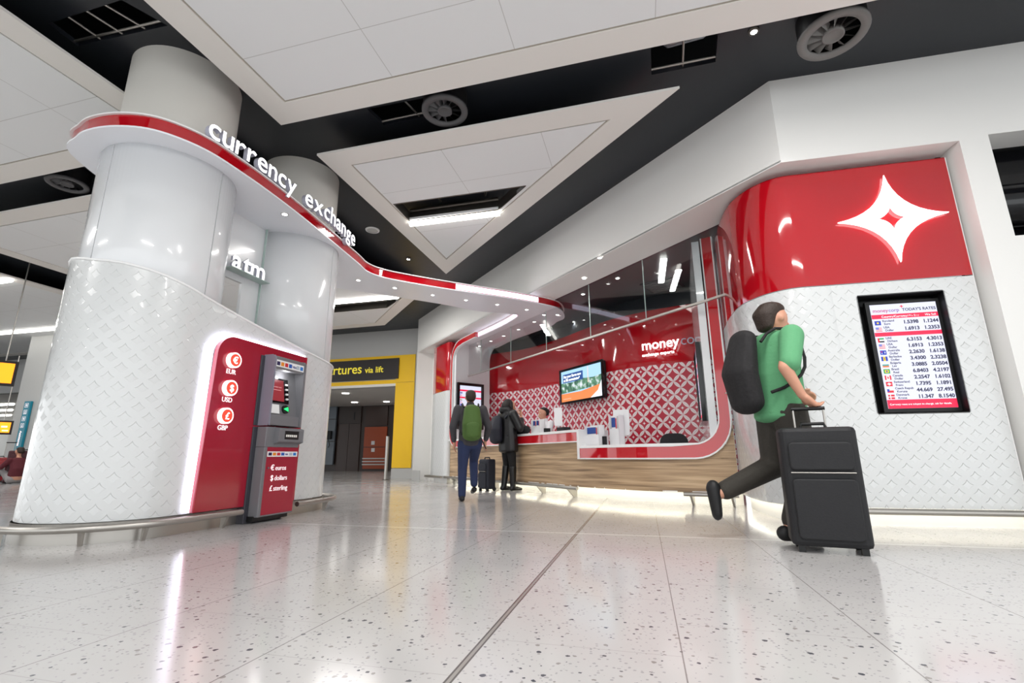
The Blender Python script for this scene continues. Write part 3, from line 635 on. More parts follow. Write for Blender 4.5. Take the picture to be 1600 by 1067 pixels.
m = MB(slope); m.plate([[(.0, .14), (.225, .14), (.225, .38), (.0, .38)]], .012, .014); sr = build('screen', m, emit((150, 30, 40), .7), AT)
m = MB(slope @ Matrix.Translation((.03, .29, .016))); m.text(tmesh('Please insert card', .022, .001)); m.bb((0, -.03, 0), (.15, -.025, .001)); build('screen_text', m, emit((230, 170, 170), .8), sr)
for k in range(4): m = MB(slope); m.rbox((.265, .17+.055*k, .02), (.035, .02, .012), .006); build('function_key', m, whitelip, AT)
m = MB(slope); m.plate([[(0.0, 0), (.15, 0), (.15, .10), (0, .10)]], .003, .008); build('instruction_label', m, whitelip, AT)
m = MB(slope); m.rbox((.24, .055, .012), (.09, .09, .02), .04, 6); build('card_reader', m, black, AT)
m = MB(slope); m.add([(.2, .055, .026), (.27, .03, .026), (.27, .08, .026)], [(0, 1, 2)]); build('green_light', m, emit((20, 220, 90), 3), AT)
m = MB(MA); m.bb((V0+.035, 1.625, FU-.004), (V1-.035, 1.70, FU)); build('card_strip', m, whitelip, AT); cardrow(V0+.04, V1-.04, 1.66, .042, FU)
light('POINT', MA @ Vector((V0+.25, 1.56, .14)), .8, .02)
# guard rails
def rail(path, z, r, label, posts, inward):
    c = path[len(path)//2]; t = thing('guard_rail', (c[0], c[1], 0), label, 'guard rail')
    m = MB(); m.tube([Vector((p[0], p[1], z)) for p in path], r, 12); build('rail_tube', m, steel, t)
    for i in posts:
        p = Vector((path[i][0], path[i][1], 0)); q = Vector((inward[i][0], inward[i][1], 0)); d = q-p; a = math.atan2(d.y, d.x); c_ = p.lerp(q, .45); q = p.lerp(q, .5)
        m = MB(); m.add([p+Vector((0, 0, z-r)), q+Vector((0, 0, z-r)), q+Vector((0, 0, .0)), p.lerp(q, .25)], [(0, 1, 2, 3)])
        nn = Vector((-d.y, d.x, 0)).normalized()*.014; m = MB(); A_ = [p+Vector((0, 0, z-r)), q+Vector((0, 0, z-r)), Vector(q), q.lerp(p, .35)]
        m.add([x+nn for x in A_]+[x-nn for x in A_], [(0, 1, 2, 3), (7, 6, 5, 4), (0, 4, 5, 1), (1, 5, 6, 2), (2, 6, 7, 3), (3, 7, 4, 0)]); build('bracket', m, steel, t)
full = [UV(*p) for p in cap_path(.80)]; inn = [UV(*p) for p in cap_path(.66)]
# from behind the nose round the front to the cash machine
ic = [i for i in range(len(full)) if (i >= 4 and cap_path(.80)[i][1] < V0-.04 and i < 30)]
rail([full[i] for i in ic], .13, .028, 'long curved steel guard rail round the nose of the white enclosure', [4, 9, 12, len(ic)-2], [inn[i] for i in ic])
i2 = [i for i in range(19, 45) if cap_path(.80)[i][1] > V1+.02]
rail([full[i] for i in i2], .13, .028, 'short curved steel guard rail right of the cash machine', [4, 10], [inn[i] for i in i2])
# ================================================================ CANOPY
k_ = lambda L, z=SOF: [Zp(*q, z) for q in L]
front = k_([(110, 240), (118, 215), (140, 203), (180, 198), (230, 202), (280, 217), (330, 240), (380, 272), (420, 300), (460, 330), (500, 362), (530, 387), (560, 412), (575, 425), (600, 434), (640, 442), (700, 452), (760, 461), (800, 467), (850, 476), (872, 482), (881, 490), (881, 498), (870, 503), (860, 510), (830, 521), (800, 532), (775, 544)])
back = [Vector((-.72, 13.0)), Vector((-1.35, 12.55))] + k_([(722, 538), (741, 530), (780, 512), (800, 501), (809, 494), (802, 491), (747, 486), (688, 475), (600, 461), (526, 450)]) + [UV(-5.3, 6.8), UV(-5.5, 6.3), UV(-5.55, 5.5), UV(-5.55, 4.5), UV(-5.55, 3.7)]
outl = crom([p for p in front]+[p for p in back], 5, True)
A_ = sum(outl[i].x*outl[(i+1) % len(outl)].y-outl[(i+1) % len(outl)].x*outl[i].y for i in range(len(outl)))
sg = 1 if A_ > 0 else -1
rin = offclosed(outl, .022*sg)
CN = thing('canopy', (-2.4, 7.4, SOF), 'long white ribbon canopy with red edge running from the columns to the shop front', 'canopy')
m = MB(); m.prism(outl, SOF, SOF+.018, smooth=True); build('soffit', m, mat('soffit_white', (240, 242, 248), .3, bump=(3, .02)), CN)
m = MB(); m.prism(rin, SOF+.018, BTOP-.015, smooth=True); build('red_edge_band', m, red, CN)
m = MB(); m.prism(outl, BTOP-.015, BTOP, smooth=True); build('top_lip', m, whitelip, CN)
def led(a, b, label):                    # screen strip on the band between two pixels' points
    A = Vector(a[:2]); B = Vector(b[:2]); ii = sorted(range(len(rin)), key=lambda i: (rin[i]-A).length)[0]; jj = sorted(range(len(rin)), key=lambda i: (rin[i]-B).length)[0]
    if ii > jj: ii, jj = jj, ii
    P = [rin[i] for i in range(ii, jj+1)]; P = offset(P, -.012*sg); m = MB(); m.ribbon(P, SOF+.03, BTOP-.028)
    c = P[len(P)//2]; return build('led_ticker', m, ledw2, None, label, 'led ticker display', base=(c.x, c.y, SOF))
led(Zp(707, 455, SOF), Zp(843, 476, SOF), 'long glowing ticker strip set in the front red edge of the canopy')
led(Zp(741, 530, SOF), Zp(803, 496, SOF), 'glowing ticker strip on the red edge over the left end of the counter')
mdl = None
dpx = [(445, 335), (560, 438), (617, 450), (676, 461), (728, 469), (777, 476), (823, 484), (850, 492), (871, 492), (749, 541), (767, 533), (787, 525), (810, 515), (835, 503)]
dlb = ['over the gap between the two clad columns', 'first on the bridge, right of the far clad column', 'second on the bridge from the far clad column', 'third on the bridge from the far clad column', 'fourth on the bridge, left of the front ticker start', 'fifth on the bridge, under the ticker', 'sixth on the bridge, near the canopy tip', 'near the canopy tip just before the glass', 'behind the glass at the rounded canopy tip', 'above the left counter screen, leftmost of the row', 'second from the left above the counter end', 'third from the left above the counter end', 'fourth from the left above the counter end', 'fifth from the left above the counter end']
bez = mat('bezel_white', (225, 225, 225), .3)
for i, (q, lb) in enumerate(zip(dpx, dlb)):
    p = Zp(*q, SOF-.004)
    if mdl is None:
        mdl = thing('downlight', p, 'small round canopy downlight ' + lb, 'downlight', 'canopy downlights')
        m = MB(); m.lathe(p, [(0, .0), (.032, .0)], 18); build('lens', m, dl, mdl); m = MB(); m.lathe(p, [(.032, -.002), (.045, -.003), (.048, .006)], 20); build('bezel', m, bez, mdl)
    else: dup(mdl, p-mdl.location, 'small round canopy downlight ' + lb, 'canopy downlights')
    if i in (1, 3, 5, 7, 12): light('SPOT', p-Vector((0, 0, .02)), 16, .04, spot=2.2, col=(1, .97, .92))
# lettering on the canopy
CX = thing('canopy_lettering', (-2.7, 5.4, BTOP), 'glowing white letters currency exchange along the top of the canopy', 'sign')
path = offset([Vector(p[:2]) for p in crom([Zp(*q, BTOP) for q in ((327, 214), (362, 237), (400, 262), (440, 292), (480, 322), (520, 352), (556, 388))], 10)], .05)
LS = [0]
for a, b in zip(path, path[1:]): LS.append(LS[-1]+(b-a).length)
def onpath(s):
    s = max(0, min(LS[-1]-1e-4, s))
    for i in range(len(LS)-1):
        if s <= LS[i+1]: f = (s-LS[i])/(LS[i+1]-LS[i]); return path[i].lerp(path[i+1], f), (path[i+1]-path[i]).normalized()
word = 'currency exchange'; SZ = .335; geo = []; tot = 0
for ch in word:
    if ch == ' ': geo.append(None); tot += .13; continue
    T = tmesh(ch, SZ, .06, .002); x0 = min(v[0] for v in T[0]); x1 = max(v[0] for v in T[0]); geo.append((T, x0, x1)); tot += x1-x0
gap = (LS[-1]-tot)/(len(word)-1); s_ = 0
for ch, g_ in zip(word, geo):
    if g_ is None: s_ += .13+gap; continue
    T, x0, x1 = g_; P, D = onpath(s_+(x1-x0)/2); d3 = Vector((D.x, D.y, 0)); nrm = Vector((D.y, -D.x, 0))
    low = BTOP+.03
    Mt = frame((P.x, P.y, low), d3, Vector((0, 0, 1)), nrm) @ Matrix.Translation((-(x0+x1)/2, 0, 0))
    m = MB(Mt); n0 = len(T[0]); m.add(T[0], T[1]); m.mi = []
    for f in m.f:
        zz = [T[0][i][2] for i in f]; m.mi.append(0 if min(zz) > .025 else 1)
    build('letter', m, [letter, lettside], CX); s_ += (x1-x0)+gap
# ================================================================ SHOP FRONT
Wp = crom([(-1.62, 12.68), (-.95, 11.57), (-.05, 10.07), (.67, 8.88), (1.12, 8.03), (1.83, 7.17), (2.26, 6.87), (2.56, 6.69), (2.92, 6.47)], 8)
WS = [0]
for a, b in zip(Wp, Wp[1:]): WS.append(WS[-1]+(b-a).length)
SW = WS[-1]
def Wat(s, off=0):
    s = max(0, min(SW-1e-5, s))
    for i in range(len(WS)-1):
        if s <= WS[i+1]:
            f = (s-WS[i])/(WS[i+1]-WS[i]); p = Wp[i].lerp(Wp[i+1], f); t = (Wp[min(i+2, len(Wp)-1)]-Wp[max(i-1, 0)]).normalized(); return p + Vector((t.y, -t.x))*-off*-1*1 if 0 else p + Vector((-t.y, t.x))*(-off)
def Ws(px): # arclength where the pixel column meets W
    best = min(range(len(Wp)), key=lambda i: abs(math.atan2(Wp[i].x, Wp[i].y)-math.atan2(*ray(px, 650)[:2]))); return WS[best]
def Wpx(px, off):
    v = ray(px, 650); a = math.atan2(v.x, v.y)
    return min((SW*k/600 for k in range(601)), key=lambda s: abs(math.atan2(Wat(s, off).x, Wat(s, off).y)-a))
def wpath(s0, s1, off=0, n=40): return [Wat(s0+(s1-s0)*k/n, off) for k in range(n+1)]
s_step = Ws(903)
# the outward side of W (towards the hall) is to the right of travel -> off positive = outward
CT = thing('service_counter', (Wat(SW/2).x, Wat(SW/2).y, 0), 'long curved wood-fronted exchange counter with two desk heights', 'counter')
m = MB(); m.ribbon(wpath(.0, s_step), .165, .89, thick=.03); m.ribbon(wpath(s_step, SW), .165, .62, s0=s_step, thick=.03); zr = lambda k, n=20: .60+.5-math.sqrt(max(0, .25-((k/n)*.5)**2))+.05
m.ribbon(wpath(SW-.5, SW, 0, 20), .6, [zr(k) for k in range(21)], s0=SW-.5, thick=.03); m.ribbon(wpath(0, .49, 0, 20), .85, [min(1.25, .92+.42-math.sqrt(max(0, .42**2-min(.42, .49-.49*k/20)**2))) for k in range(21)], thick=.03); build('wood_front', m, wood, CT)
m = MB(); m.ribbon(wpath(0, SW, -.28), 0, .17); build('kick_board', m, whitep, CT)
m = MB(); a = wpath(.0, SW, -.16, 60); b = wpath(.0, SW, -.20, 60); vs = []
for p, q in zip(a, b): vs += [(p.x, p.y, .16), (q.x, q.y, .16)]
m.add(vs, [(2*i, 2*i+2, 2*i+3, 2*i+1) for i in range(60)]); build('kick_light_strip', m, kick, CT)
def slab(s0, s1, o0, o1, z0, z1, n=40): mm = MB(); mm.prism(wpath(s0, s1, o0, n)+wpath(s0, s1, o1, n)[::-1], z0, z1); return mm
build('high_top', slab(.0, s_step, .05, -.6, 1.045, 1.075), whitelip, CT)
build('low_top', slab(s_step, SW-.1, .05, -.7, .79, .815), whitelip, CT)
build('underside', slab(.0, SW, 0, -.28, .165, .18), whitelip, CT)
m = MB(); p, q = Wat(s_step, .06), Wat(s_step, -.6); d = (q-p).normalized(); n_ = Vector((-d.y, d.x))*.015
m.prism([p+n_, q+n_, q-n_, p-n_], .60, 1.075); build('step_end_panel', m, whitelip, CT)
# the red and white frame loop
def arc(cx_, cz, r, a0, a1, n=8): return [(cx_+r*math.cos(math.radians(a0+(a1-a0)*k/n)), cz+r*math.sin(math.radians(a0+(a1-a0)*k/n))) for k in range(n+1)]
sR = SW+.0; sL = .07
sT = Ws(742)
outer = [(sT, 3.62), (.8, 3.61)] + arc(sL+.55, 3.60-.55, .55, 90, 180) + [(sL, 2.2)] + arc(sL+.42, .87+.42, .42, 180, 270) + [(1.2, .87), (s_step-.02, .87)]
inner = [(sT, 3.47), (.8, 3.46)] + arc(sL+.5, 3.45-.38, .36, 90, 180) + [(sL+.13, 2.2)] + arc(sL+.42, 1.05+.27, .27, 180, 270) + [(1.2, 1.05), (s_step-.02, 1.05)]
outer2 = [(s_step, .60), (s_step+.6, .60), (sR-.8, .60)] + arc(sR-.5, .60+.5, .5, 270, 360) + [(sR, 2.2), (sR, 3.73)]
inner2 = [(s_step, .79), (s_step+.6, .79), (sR-.8, .79)] + arc(sR-.5, .79+.36, .34, 270, 360) + [(sR-.16, 2.2), (sR-.16, 3.73)]
def dens(P, Q):
    o = []
    for (a, b), (c, d) in zip(zip(P, P[1:]), zip(Q, Q[1:])):
        n = max(1, int(math.hypot(b[0]-a[0], b[1]-a[1])/.15))
        for k in range(n): f = k/n; o.append(((a[0]+(b[0]-a[0])*f, a[1]+(b[1]-a[1])*f), (c[0]+(d[0]-c[0])*f, c[1]+(d[1]-c[1])*f)))
    o.append((P[-1], Q[-1])); return o
FRM = thing('counter_surround', (Wat(0).x, Wat(0).y, .6), 'red frame with white edges looping round the counter opening', 'shop frame')
def loopstrip(pairs, f0, f1, o_out, o_in):
    mm = MB(); vs = []
    for P, Q in pairs:
        a = (P[0]+(Q[0]-P[0])*f0, P[1]+(Q[1]-P[1])*f0); b = (P[0]+(Q[0]-P[0])*f1, P[1]+(Q[1]-P[1])*f1)
        for (s, z), o in ((a, o_out), (b, o_out), (b, o_in), (a, o_in)):
            w_ = Wat(s, o); vs.append((w_.x, w_.y, z))
    n = len(pairs); fs = []
    for i in range(n-1):
        for k in range(4): fs.append((4*i+k, 4*i+4+k, 4*i+4+(k+1) % 4, 4*i+(k+1) % 4))
    mm.add(vs, fs); mm.add(vs, [(0, 1, 2, 3), (4*n-4, 4*n-3, 4*n-2, 4*n-1)]); return mm
for P, Q in ((outer, inner), (outer2, inner2)):
    pr = dens(P, Q)
    build('red_band', loopstrip(pr, .1, .9, .055, -.02), redb, FRM); build('white_edge', loopstrip(pr, 0, .1, .065, -.02), whitelip, FRM); build('white_edge', loopstrip(pr, .9, 1, .065, -.02), whitelip, FRM)
m = MB(); p = Wat(s_step, .067)
m.prism([Wat(s_step-.03, .067), Wat(s_step+.02, .067), Wat(s_step+.02, -.02), Wat(s_step-.03, -.02)], .60, 1.075); build('white_edge', m, whitelip, FRM)
# left reveal wall and its screen
Lr0 = Vector((-1.47, 12.42)); Lr1 = Vector((-.62, 13.05)); Ld = (Lr1-Lr0).normalized(); Ln = Vector((Ld.y, -Ld.x))
m = MB(); m.ribbon([Lr0, Lr1], 1.07, SOF, thick=.08); 
build('left_reveal', m, white, FRM)
ML = frame((Lr0.x, Lr0.y, 0), (Ld.x, Ld.y, 0))
m = MB(ML); Lw = (Lr1-Lr0).length; cf = [(Lw, SOF)] + [(Lw-.0-.35+.35*math.cos(a), SOF-.35+.35*math.sin(a)) for a in [PI/2*k/8 for k in range(9)]]
# rounded upper inner corner filler lying in the plane of the inner edge
Cd = (Vector((-.2, 12.5))-Lr1).normalized(); MC2 = frame((Lr1.x, Lr1.y, 0), (Cd.x, Cd.y, 0))
m = MB(MC2); rr_ = .42; m.plate([[(0, SOF), (0, SOF-rr_)] + [(rr_-rr_*math.cos(a), SOF-rr_+rr_*math.sin(a)) for a in [PI/2*k/10 for k in range(1, 11)]]], 0, .02); build('rounded_corner', m, white, FRM)
def screen_frame(t, M_, w_, h_, b=.05, d=.06):
    m = MB(M_); m.plate([[(0, 0), (w_, 0), (w_, h_), (0, h_)], [(b, b), (b, h_-b), (w_-b, h_-b), (w_-b, b)]], 0, d); build('bezel', m, blackgl, t)
def rate_rows(M_, w_, h_, t, full=True, e=1.5):
    scr = MB(M_); scr.bb((0, 0, 0), (w_, h_, .004)); so = build('display', scr, emit((226, 228, 250), e*.66), t)
    rd = MB(M_); dk = MB(M_); pk_ = MB(M_)
    hh = h_/26.0; Y = lambda r: h_-r*hh
    rd.bb((0, Y(3.7), .004), (w_, Y(2.6), .006)); build('red_bar', rd, emit((226, 20, 70), 1.0), so)
    for ra_, rb_ in ((8.2, 7.2), (26, 23.9)): rd = MB(M_); rd.bb((0, Y(ra_), .004), (w_, Y(rb_), .006)); build('red_bar', rd, emit((226, 20, 70), 1.0), so)
    names = [('Euroland', 'Euro', '1.5398', '1.1244'), ('USA', 'Dollar', '1.6913', '1.2353'), ('UAE', 'Dirham', '6.3153', '4.3013'), ('USA', 'Dollar', '1.6913', '1.2353'), ('Australia', 'Dollar', '2.2630', '1.6138'), ('Barbados', 'Dollar', '3.4300', '2.3238'), ('Bulgaria', 'Lev', '3.0885', '2.0504'), ('Brazil', 'Real', '6.8403', '4.2197'), ('Canada', 'Dollar', '2.2547', '1.6102'), ('Switzerland', 'Franc', '1.7395', '1.1891'), ('Czech Repub', 'Koruna', '44.669', '27.495'), ('Denmark', 'Krone', '11.347', '8.1540')]
    rows = [3.9, 5.55] + [8.3+1.56*k for k in range(10)]
    def put(mm, s, x, r, size, al='LEFT', bold=0): mm.M = M_ @ Matrix.Translation((x, Y(r), .0055)); mm.text(tmesh(s, size, .001, bold, al))
    if full:
        put(dk, "TODAY'S RATES", w_*.985, 1.95, hh*1.0, 'RIGHT', .0009)
        wt = MB(M_); put(wt, 'Country/Currency', w_*.15, 3.45, hh*.75); put(wt, 'We Buy', w_*.72, 3.45, hh*.75, 'RIGHT'); put(wt, 'We Sell', w_*.97, 3.45, hh*.75, 'RIGHT')
        put(wt, 'Currency rates are subject to change, ask for details', w_*.03, 25.2, hh*.6)
        build('bar_text', wt, emit((255, 255, 255), 1.8), so)
        T9 = tmesh('money', hh*1.25, .001, .0006); wm = max(v[0] for v in T9[0]); pk_.M = M_ @ Matrix.Translation((w_*.03, Y(2.0), .0055)); pk_.text(T9); build('logo_text', pk_, emit((190, 30, 110), .9), so)
        k5 = MB(M_); put(k5, 'corp', w_*.03+wm+.002, 2.0, hh*1.25, 'LEFT', .0004); build('logo_text', k5, emit((120, 60, 160), .9), so)
        k6 = MB(M_); k6.M = M_ @ Matrix.Translation((w_*.03+wm*1.88, Y(.75), .005)); s6 = hh*.5; k6.add([(0, s6, .001), (s6*.25, s6*.25, .001), (s6, 0, .001), (s6*.25, -s6*.25, .001), (0, -s6, .001), (-s6*.25, -s6*.25, .001), (-s6, 0, .001), (-s6*.25, s6*.25, .001)], [tuple(range(8))]); build('logo_star', k6, emit((230, 40, 60), 1), so)
        for (a, b, x1_, x2_), r in zip(names, rows):
            put(dk, x1_, w_*.69, r+1.27, hh*1.2, 'RIGHT', .0018); put(dk, x2_, w_*.985, r+1.27, hh*1.2, 'RIGHT', .0018)
            put(dk, a, w_*.15, r+.62, hh*.72, 'LEFT', .0006); put(dk, b, w_*.17, r+1.38, hh*.72, 'LEFT', .0006)
        build('rate_figures', dk, emit((44, 46, 84), .6), so)
    fl = {'b': (30, 60, 180), 'r': (220, 30, 50), 'w': (245, 245, 250), 'g': (20, 160, 80), 'k': (20, 20, 20), 'y': (250, 210, 40), 't': (60, 160, 160), 'o': (240, 120, 60), 'l': (120, 130, 210)}
    spec = [[('b', 0, 0, 1, 1), ('y', .35, .3, .65, .7)], [('r', 0, 0, 1, 1), ('w', 0, .15, 1, .3), ('w', 0, .45, 1, .6), ('w', 0, .75, 1, .9), ('l', 0, .5, .5, 1)],
            [('g', .25, .66, 1, 1), ('w', .25, .33, 1, .66), ('k', .25, 0, 1, .33), ('r', 0, 0, .25, 1)], [('r', 0, 0, 1, 1), ('w', 0, .15, 1, .3), ('w', 0, .45, 1, .6), ('w', 0, .75, 1, .9), ('l', 0, .5, .5, 1)],
            [('b', 0, 0, 1, 1), ('r', .1, .6, .4, .75), ('w', .2, .2, .32, .4), ('w', .7, .3, .8, .7)], [('b', 0, 0, .33, 1), ('y', .33, 0, .67, 1), ('b', .67, 0, 1, 1), ('k', .46, .25, .54, .8)], [('w', 0, .66, 1, 1), ('t', 0, .33, 1, .66), ('o', 0, 0, 1, .33)],
            [('g', 0, 0, 1, 1), ('y', .2, .2, .8, .8), ('b', .38, .32, .62, .68)], [('r', 0, 0, .25, 1), ('w', .25, 0, .75, 1), ('r', .75, 0, 1, 1), ('r', .4, .25, .6, .75)], [('r', 0, 0, 1, 1), ('w', .4, .2, .6, .8), ('w', .2, .4, .8, .6)],
            [('w', 0, .5, 1, 1), ('r', 0, 0, 1, .5), ('b', 0, .2, .35, .8)], [('r', 0, 0, 1, 1), ('w', .3, 0, .42, 1), ('w', 0, .42, 1, .58)]]
    for sp_, r in zip(spec, rows):
        mm = MB(M_); ms = []; x0_, y0_, fw, fh = w_*.03, Y(r+1.4), w_*.095, hh*1.1
        for q, (c_, a, b, cc, dd) in enumerate(sp_): mm.cm = q; ms.append(emit(fl[c_], .9)); mm.bb((x0_+a*fw, y0_+b*fh, .004), (x0_+cc*fw, y0_+dd*fh, .0045+.0005*q))
        build('flag', mm, ms, so)
t = thing('rates_screen', (Lr0.x+.1, Lr0.y+.1, 1.5), 'tall black-framed rates screen on the white wall left of the counter', 'screen')
Ms = ML @ Matrix.Translation((.03, 1.33, .005)); w_, h_ = .80, 1.20
screen_frame(t, Ms, w_, h_, .06, .07)
m = MB(Ms); m.bb((.02, .02, 0), (w_-.02, h_-.02, .02)); build('backing', m, black, t); rate_rows(Ms @ Matrix.Translation((.07, .07, .03)), w_-.14, h_-.14, t, False, 1.2)
# right jamb fin and its screen
J0 = Vector((2.67, 6.62)); J1 = Vector((3.36, 8.62)); Jd = (J1-J0).normalized()
m = MB(); m.ribbon([J1, J0], .815, BTOP, thick=.10); build('right_reveal', m, white, FRM)
t = thing('rates_screen', (J0.x, J0.y, 1.2), 'narrow side-on screen inside the right end of the counter opening', 'screen')
MJ = frame((J0.x, J0.y, 0) , (-Jd.x, -Jd.y, 0)) ; MJ = frame((J1.x, J1.y, 0), (-Jd.x, -Jd.y, 0))
LJ = (J1-J0).length; Ms = MJ @ Matrix.Translation((LJ-1.45, 1.12, -.0)); 
screen_frame(t, Ms, 1.2, 1.15, .06, .07); m = MB(Ms); m.bb((.02, .02, 0), (1.18, 1.13, .03)); build('backing', m, black, t)
rate_rows(Ms @ Matrix.Translation((.07, .07, .035)), 1.06, 1.01, t, False, 1.0)
# glass line with rail
gA = glp(12.62); gB = glp(5.56)
t = thing('glazing', (gA.x, gA.y, 2.6), 'clear glass screen above the counter with a thin pale rail', 'glass screen')
Gd = (gB-gA).normalized()
def gpt(px): # along glazing by pixel azimuth
    v = ray(px, 500); a = v.x/v.y; y = (gl0.x+gl0.y*.6095)/(a+.6095); return glp(y)
RZ = 2.72
js = [gA, gpt(752), gpt(798), gpt(853), gpt(922), gpt(1010), gB]
for a, b in zip(js, js[1:]):
    d = (b-a).normalized()*.006; m = MB(); m.ribbon([a+d, b-d], RZ, BTOP-.02, thick=.012, smooth=False); build('pane', m, glassm, t)
for a in js[1:-1]: m = MB(); m.box((a.x, a.y, (RZ+BTOP)/2), (.008, .012, BTOP-RZ-.02), math.atan2(Gd.y, Gd.x)); build('joint', m, glassedge, t)
c = (gA+gB)/2; m = MB(); m.box((c.x, c.y, RZ), ((gB-gA).length, .04, .03), math.atan2(Gd.y, Gd.x)); build('rail', m, steel, t)
# back wall, floor-to-ceiling
BWp = crom([(-1.0, 13.6), (-.55, 13.25), (.35, 12.6), (1.18, 11.45), (1.95, 9.98), (2.55, 9.2), (3.05, 8.62), (3.6, 8.0)], 8)
BWp = crom([(-1.0, 13.6), (-.55, 13.25), (.35, 12.6), (1.18, 11.45), (1.95, 10.0), (2.57, 9.3), (3.2, 8.85), (3.9, 8.45)], 8)
m = MB(); m.ribbon(BWp, 0, 2.35, thick=.06); m1 = struct('wall_shop', m, patred)
m = MB(); m.ribbon(BWp, 2.352, 3.45, thick=.06); struct('wall_shop', m, red)
m = MB(); m.ribbon(BWp, 3.45, BTOP+.03, thick=.06); struct('wall_shop', m, dark)
# interior ceiling
m = MB(); ip = [glp(13.0), glp(5.3), (3.6, 5.4), (4.4, 8.2)] + [p for p in BWp[::-1]]
m.prism([Vector(p[:2]) for p in ip], BTOP-.002, BTOP+.028); struct('ceiling_shop', m, dark)
for i, (q, lb) in enumerate((((937, 403), 'brightest, near the strip reflection right'), ((913, 435), 'left of the strip reflection, high behind the glass'), ((911, 460), 'left of the strip reflection, lower'), ((1018, 467), 'under the air grille'), ((965, 435), 'left of the air grille'), ((897, 503), 'low, near the canopy tip'), ((912, 498), 'low, second from the canopy tip'), ((950, 505), 'low beneath the reflected ticker'))):
    p = Zp(*q, BTOP-.01)
    o = dup(mdl, p-mdl.location, 'small ceiling downlight behind the glass, ' + lb, 'shop ceiling downlights')
    o['category'] = 'downlight'
    if i in (1, 3, 5): light('SPOT', p-Vector((0, 0, .02)), 26, .05, spot=2.4, col=(1, .95, .88))
for q0, q1, lb in (((1037, 405), (1033, 441), 'short glowing strip behind the glass, a modelled reflection of a ceiling light'), ((1031, 478), (1029, 492), 'second modelled strip reflection, lower behind the glass')):  # reflections of ceiling light in the glass, modelled as glowing strips
    a, b = Zp(*q0, BTOP-.03), Zp(*q1, BTOP-.03); d = (b-a); c = (a+b)/2; t = thing('linear_lamp', c, lb, 'ceiling light')
    m = MB(); m.box(c, (d.length, .10, .03), math.atan2(d.y, d.x)); build('diffuser', m, tubem, t)
a = Zp(1035, 446, BTOP-.01); t = thing('air_grille', a, 'black slatted air grille in the dark shop ceiling', 'air grille')
m = MB(); m.box(a, (.62, .62, .02), .9); build('frame', m, black, t)
for k in range(7): m = MB(); m.box(a+Matrix.Rotation(.9, 3, 'Z') @ Vector((-.24+.08*k, 0, -.015)), (.02, .54, .02), .9); build('slat', m, grey, t)
# TV on the back wall
A = Vector((1.15, 11.3, 0)); B = Vector((1.93, 9.85, 0)); bd = (B-A).normalized(); bn = Vector((bd.y, -bd.x, 0))
if bn.dot(-A) < 0: bn = -bn
q = [at(x, y, A, bn) for x, y in ((874.9, 576.5), (943.8, 565.2), (946.6, 623.2), (877.7, 631.3))]
o_ = Vector((q[3].x, q[3].y, (q[3].z+q[2].z)/2)); tw = (q[2]-q[3]).to_2d().length; thh = ((q[0].z-q[3].z)+(q[1].z-q[2].z))/2
MT_ = frame(o_, bd); t = thing('television', o_, 'large black-framed television on the patterned back wall', 'television')
screen_frame(t, MT_, tw, thh, .05, .05); m = MB(MT_); m.bb((.02, .02, -.06), (tw-.02, thh-.02, .02)); build('backing', m, black, t)
iw, ih = tw-.1, thh-.1; MI = MT_ @ Matrix.Translation((.05, .05, .02))
m = MB(MI); m.bb((0, 0, 0), (iw, ih, .004)); so = build('picture', m, emit((150, 190, 225), 1.2), t)
def citymat():
    m = mat('city_picture', (20, 24, 22), em=1); k = NT(m); tc = k.n('ShaderNodeTexCoord'); n = k.n('ShaderNodeTexNoise'); n.inputs['Scale'].default_value = 9; n.inputs['Detail'].default_value = 6; k.l(tc.outputs['Object'], n.inputs[0])
    r = k.n('ShaderNodeValToRGB'); k.l(n.outputs[0], r.inputs[0]); e = r.color_ramp.elements; e[0].position = .35; e[0].color = (.02, .06, .05, 1); e[1].position = .65; e[1].color = (.6, .65, .7, 1); x = e.new(.5); x.color = (.08, .22, .12, 1)
    k.l(r.outputs[0], k.b.inputs['Emission Color']); k.b.inputs['Emission Strength'].default_value = 1.1; return m
m = MB(MI); m.plate([[(0, ih*.28), (iw, ih*.34), (iw, ih*.66), (iw*.8, ih*.62), (iw*.55, ih*.66), (iw*.3, ih*.6), (0, ih*.62)]], .004, .006); build('city_view', m, citymat(), so)
m = MB(MI); m.plate([[(0, 0), (iw*.75, 0), (iw*.9, ih*.2), (iw, ih*.38), (iw*.5, ih*.26), (0, ih*.27)]], .006, .008); build('orange_wave', m, emit((226, 130, 70), 1), so)
m = MB(MI); m.plate([[(iw*.72, 0), (iw, 0), (iw, ih*.55), (iw*.9, ih*.2)]], .008, .009); build('white_wave', m, emit((235, 238, 250), 1.1), so)
m = MB(MI); m.bb((iw*.05, ih*.62, .006), (iw*.56, ih*.9, .009)); build('blue_box', m, emit((30, 80, 150), .8), so)
m = MB(MI @ Matrix.Translation((iw*.07, ih*.78, .01))); m.text(tmesh('Buy your Euros now', ih*.115, .001, .002)); m.M = MI @ Matrix.Translation((iw*.07, ih*.66, .01)); m.text(tmesh('at 0% commission*', ih*.115, .001, .002)); build('caption', m, emit((255, 255, 255), 1.5), so)
m = MB(MI @ Matrix.Translation((iw*.05, ih*.08, .01))); m.text(tmesh('moneycorp exchange', ih*.05, .001)); m.M = MI; m.box((iw*.68, ih*.74, .007), (.02, ih*.5, .002)); build('small_caption', m, emit((235, 200, 180), 1), so)
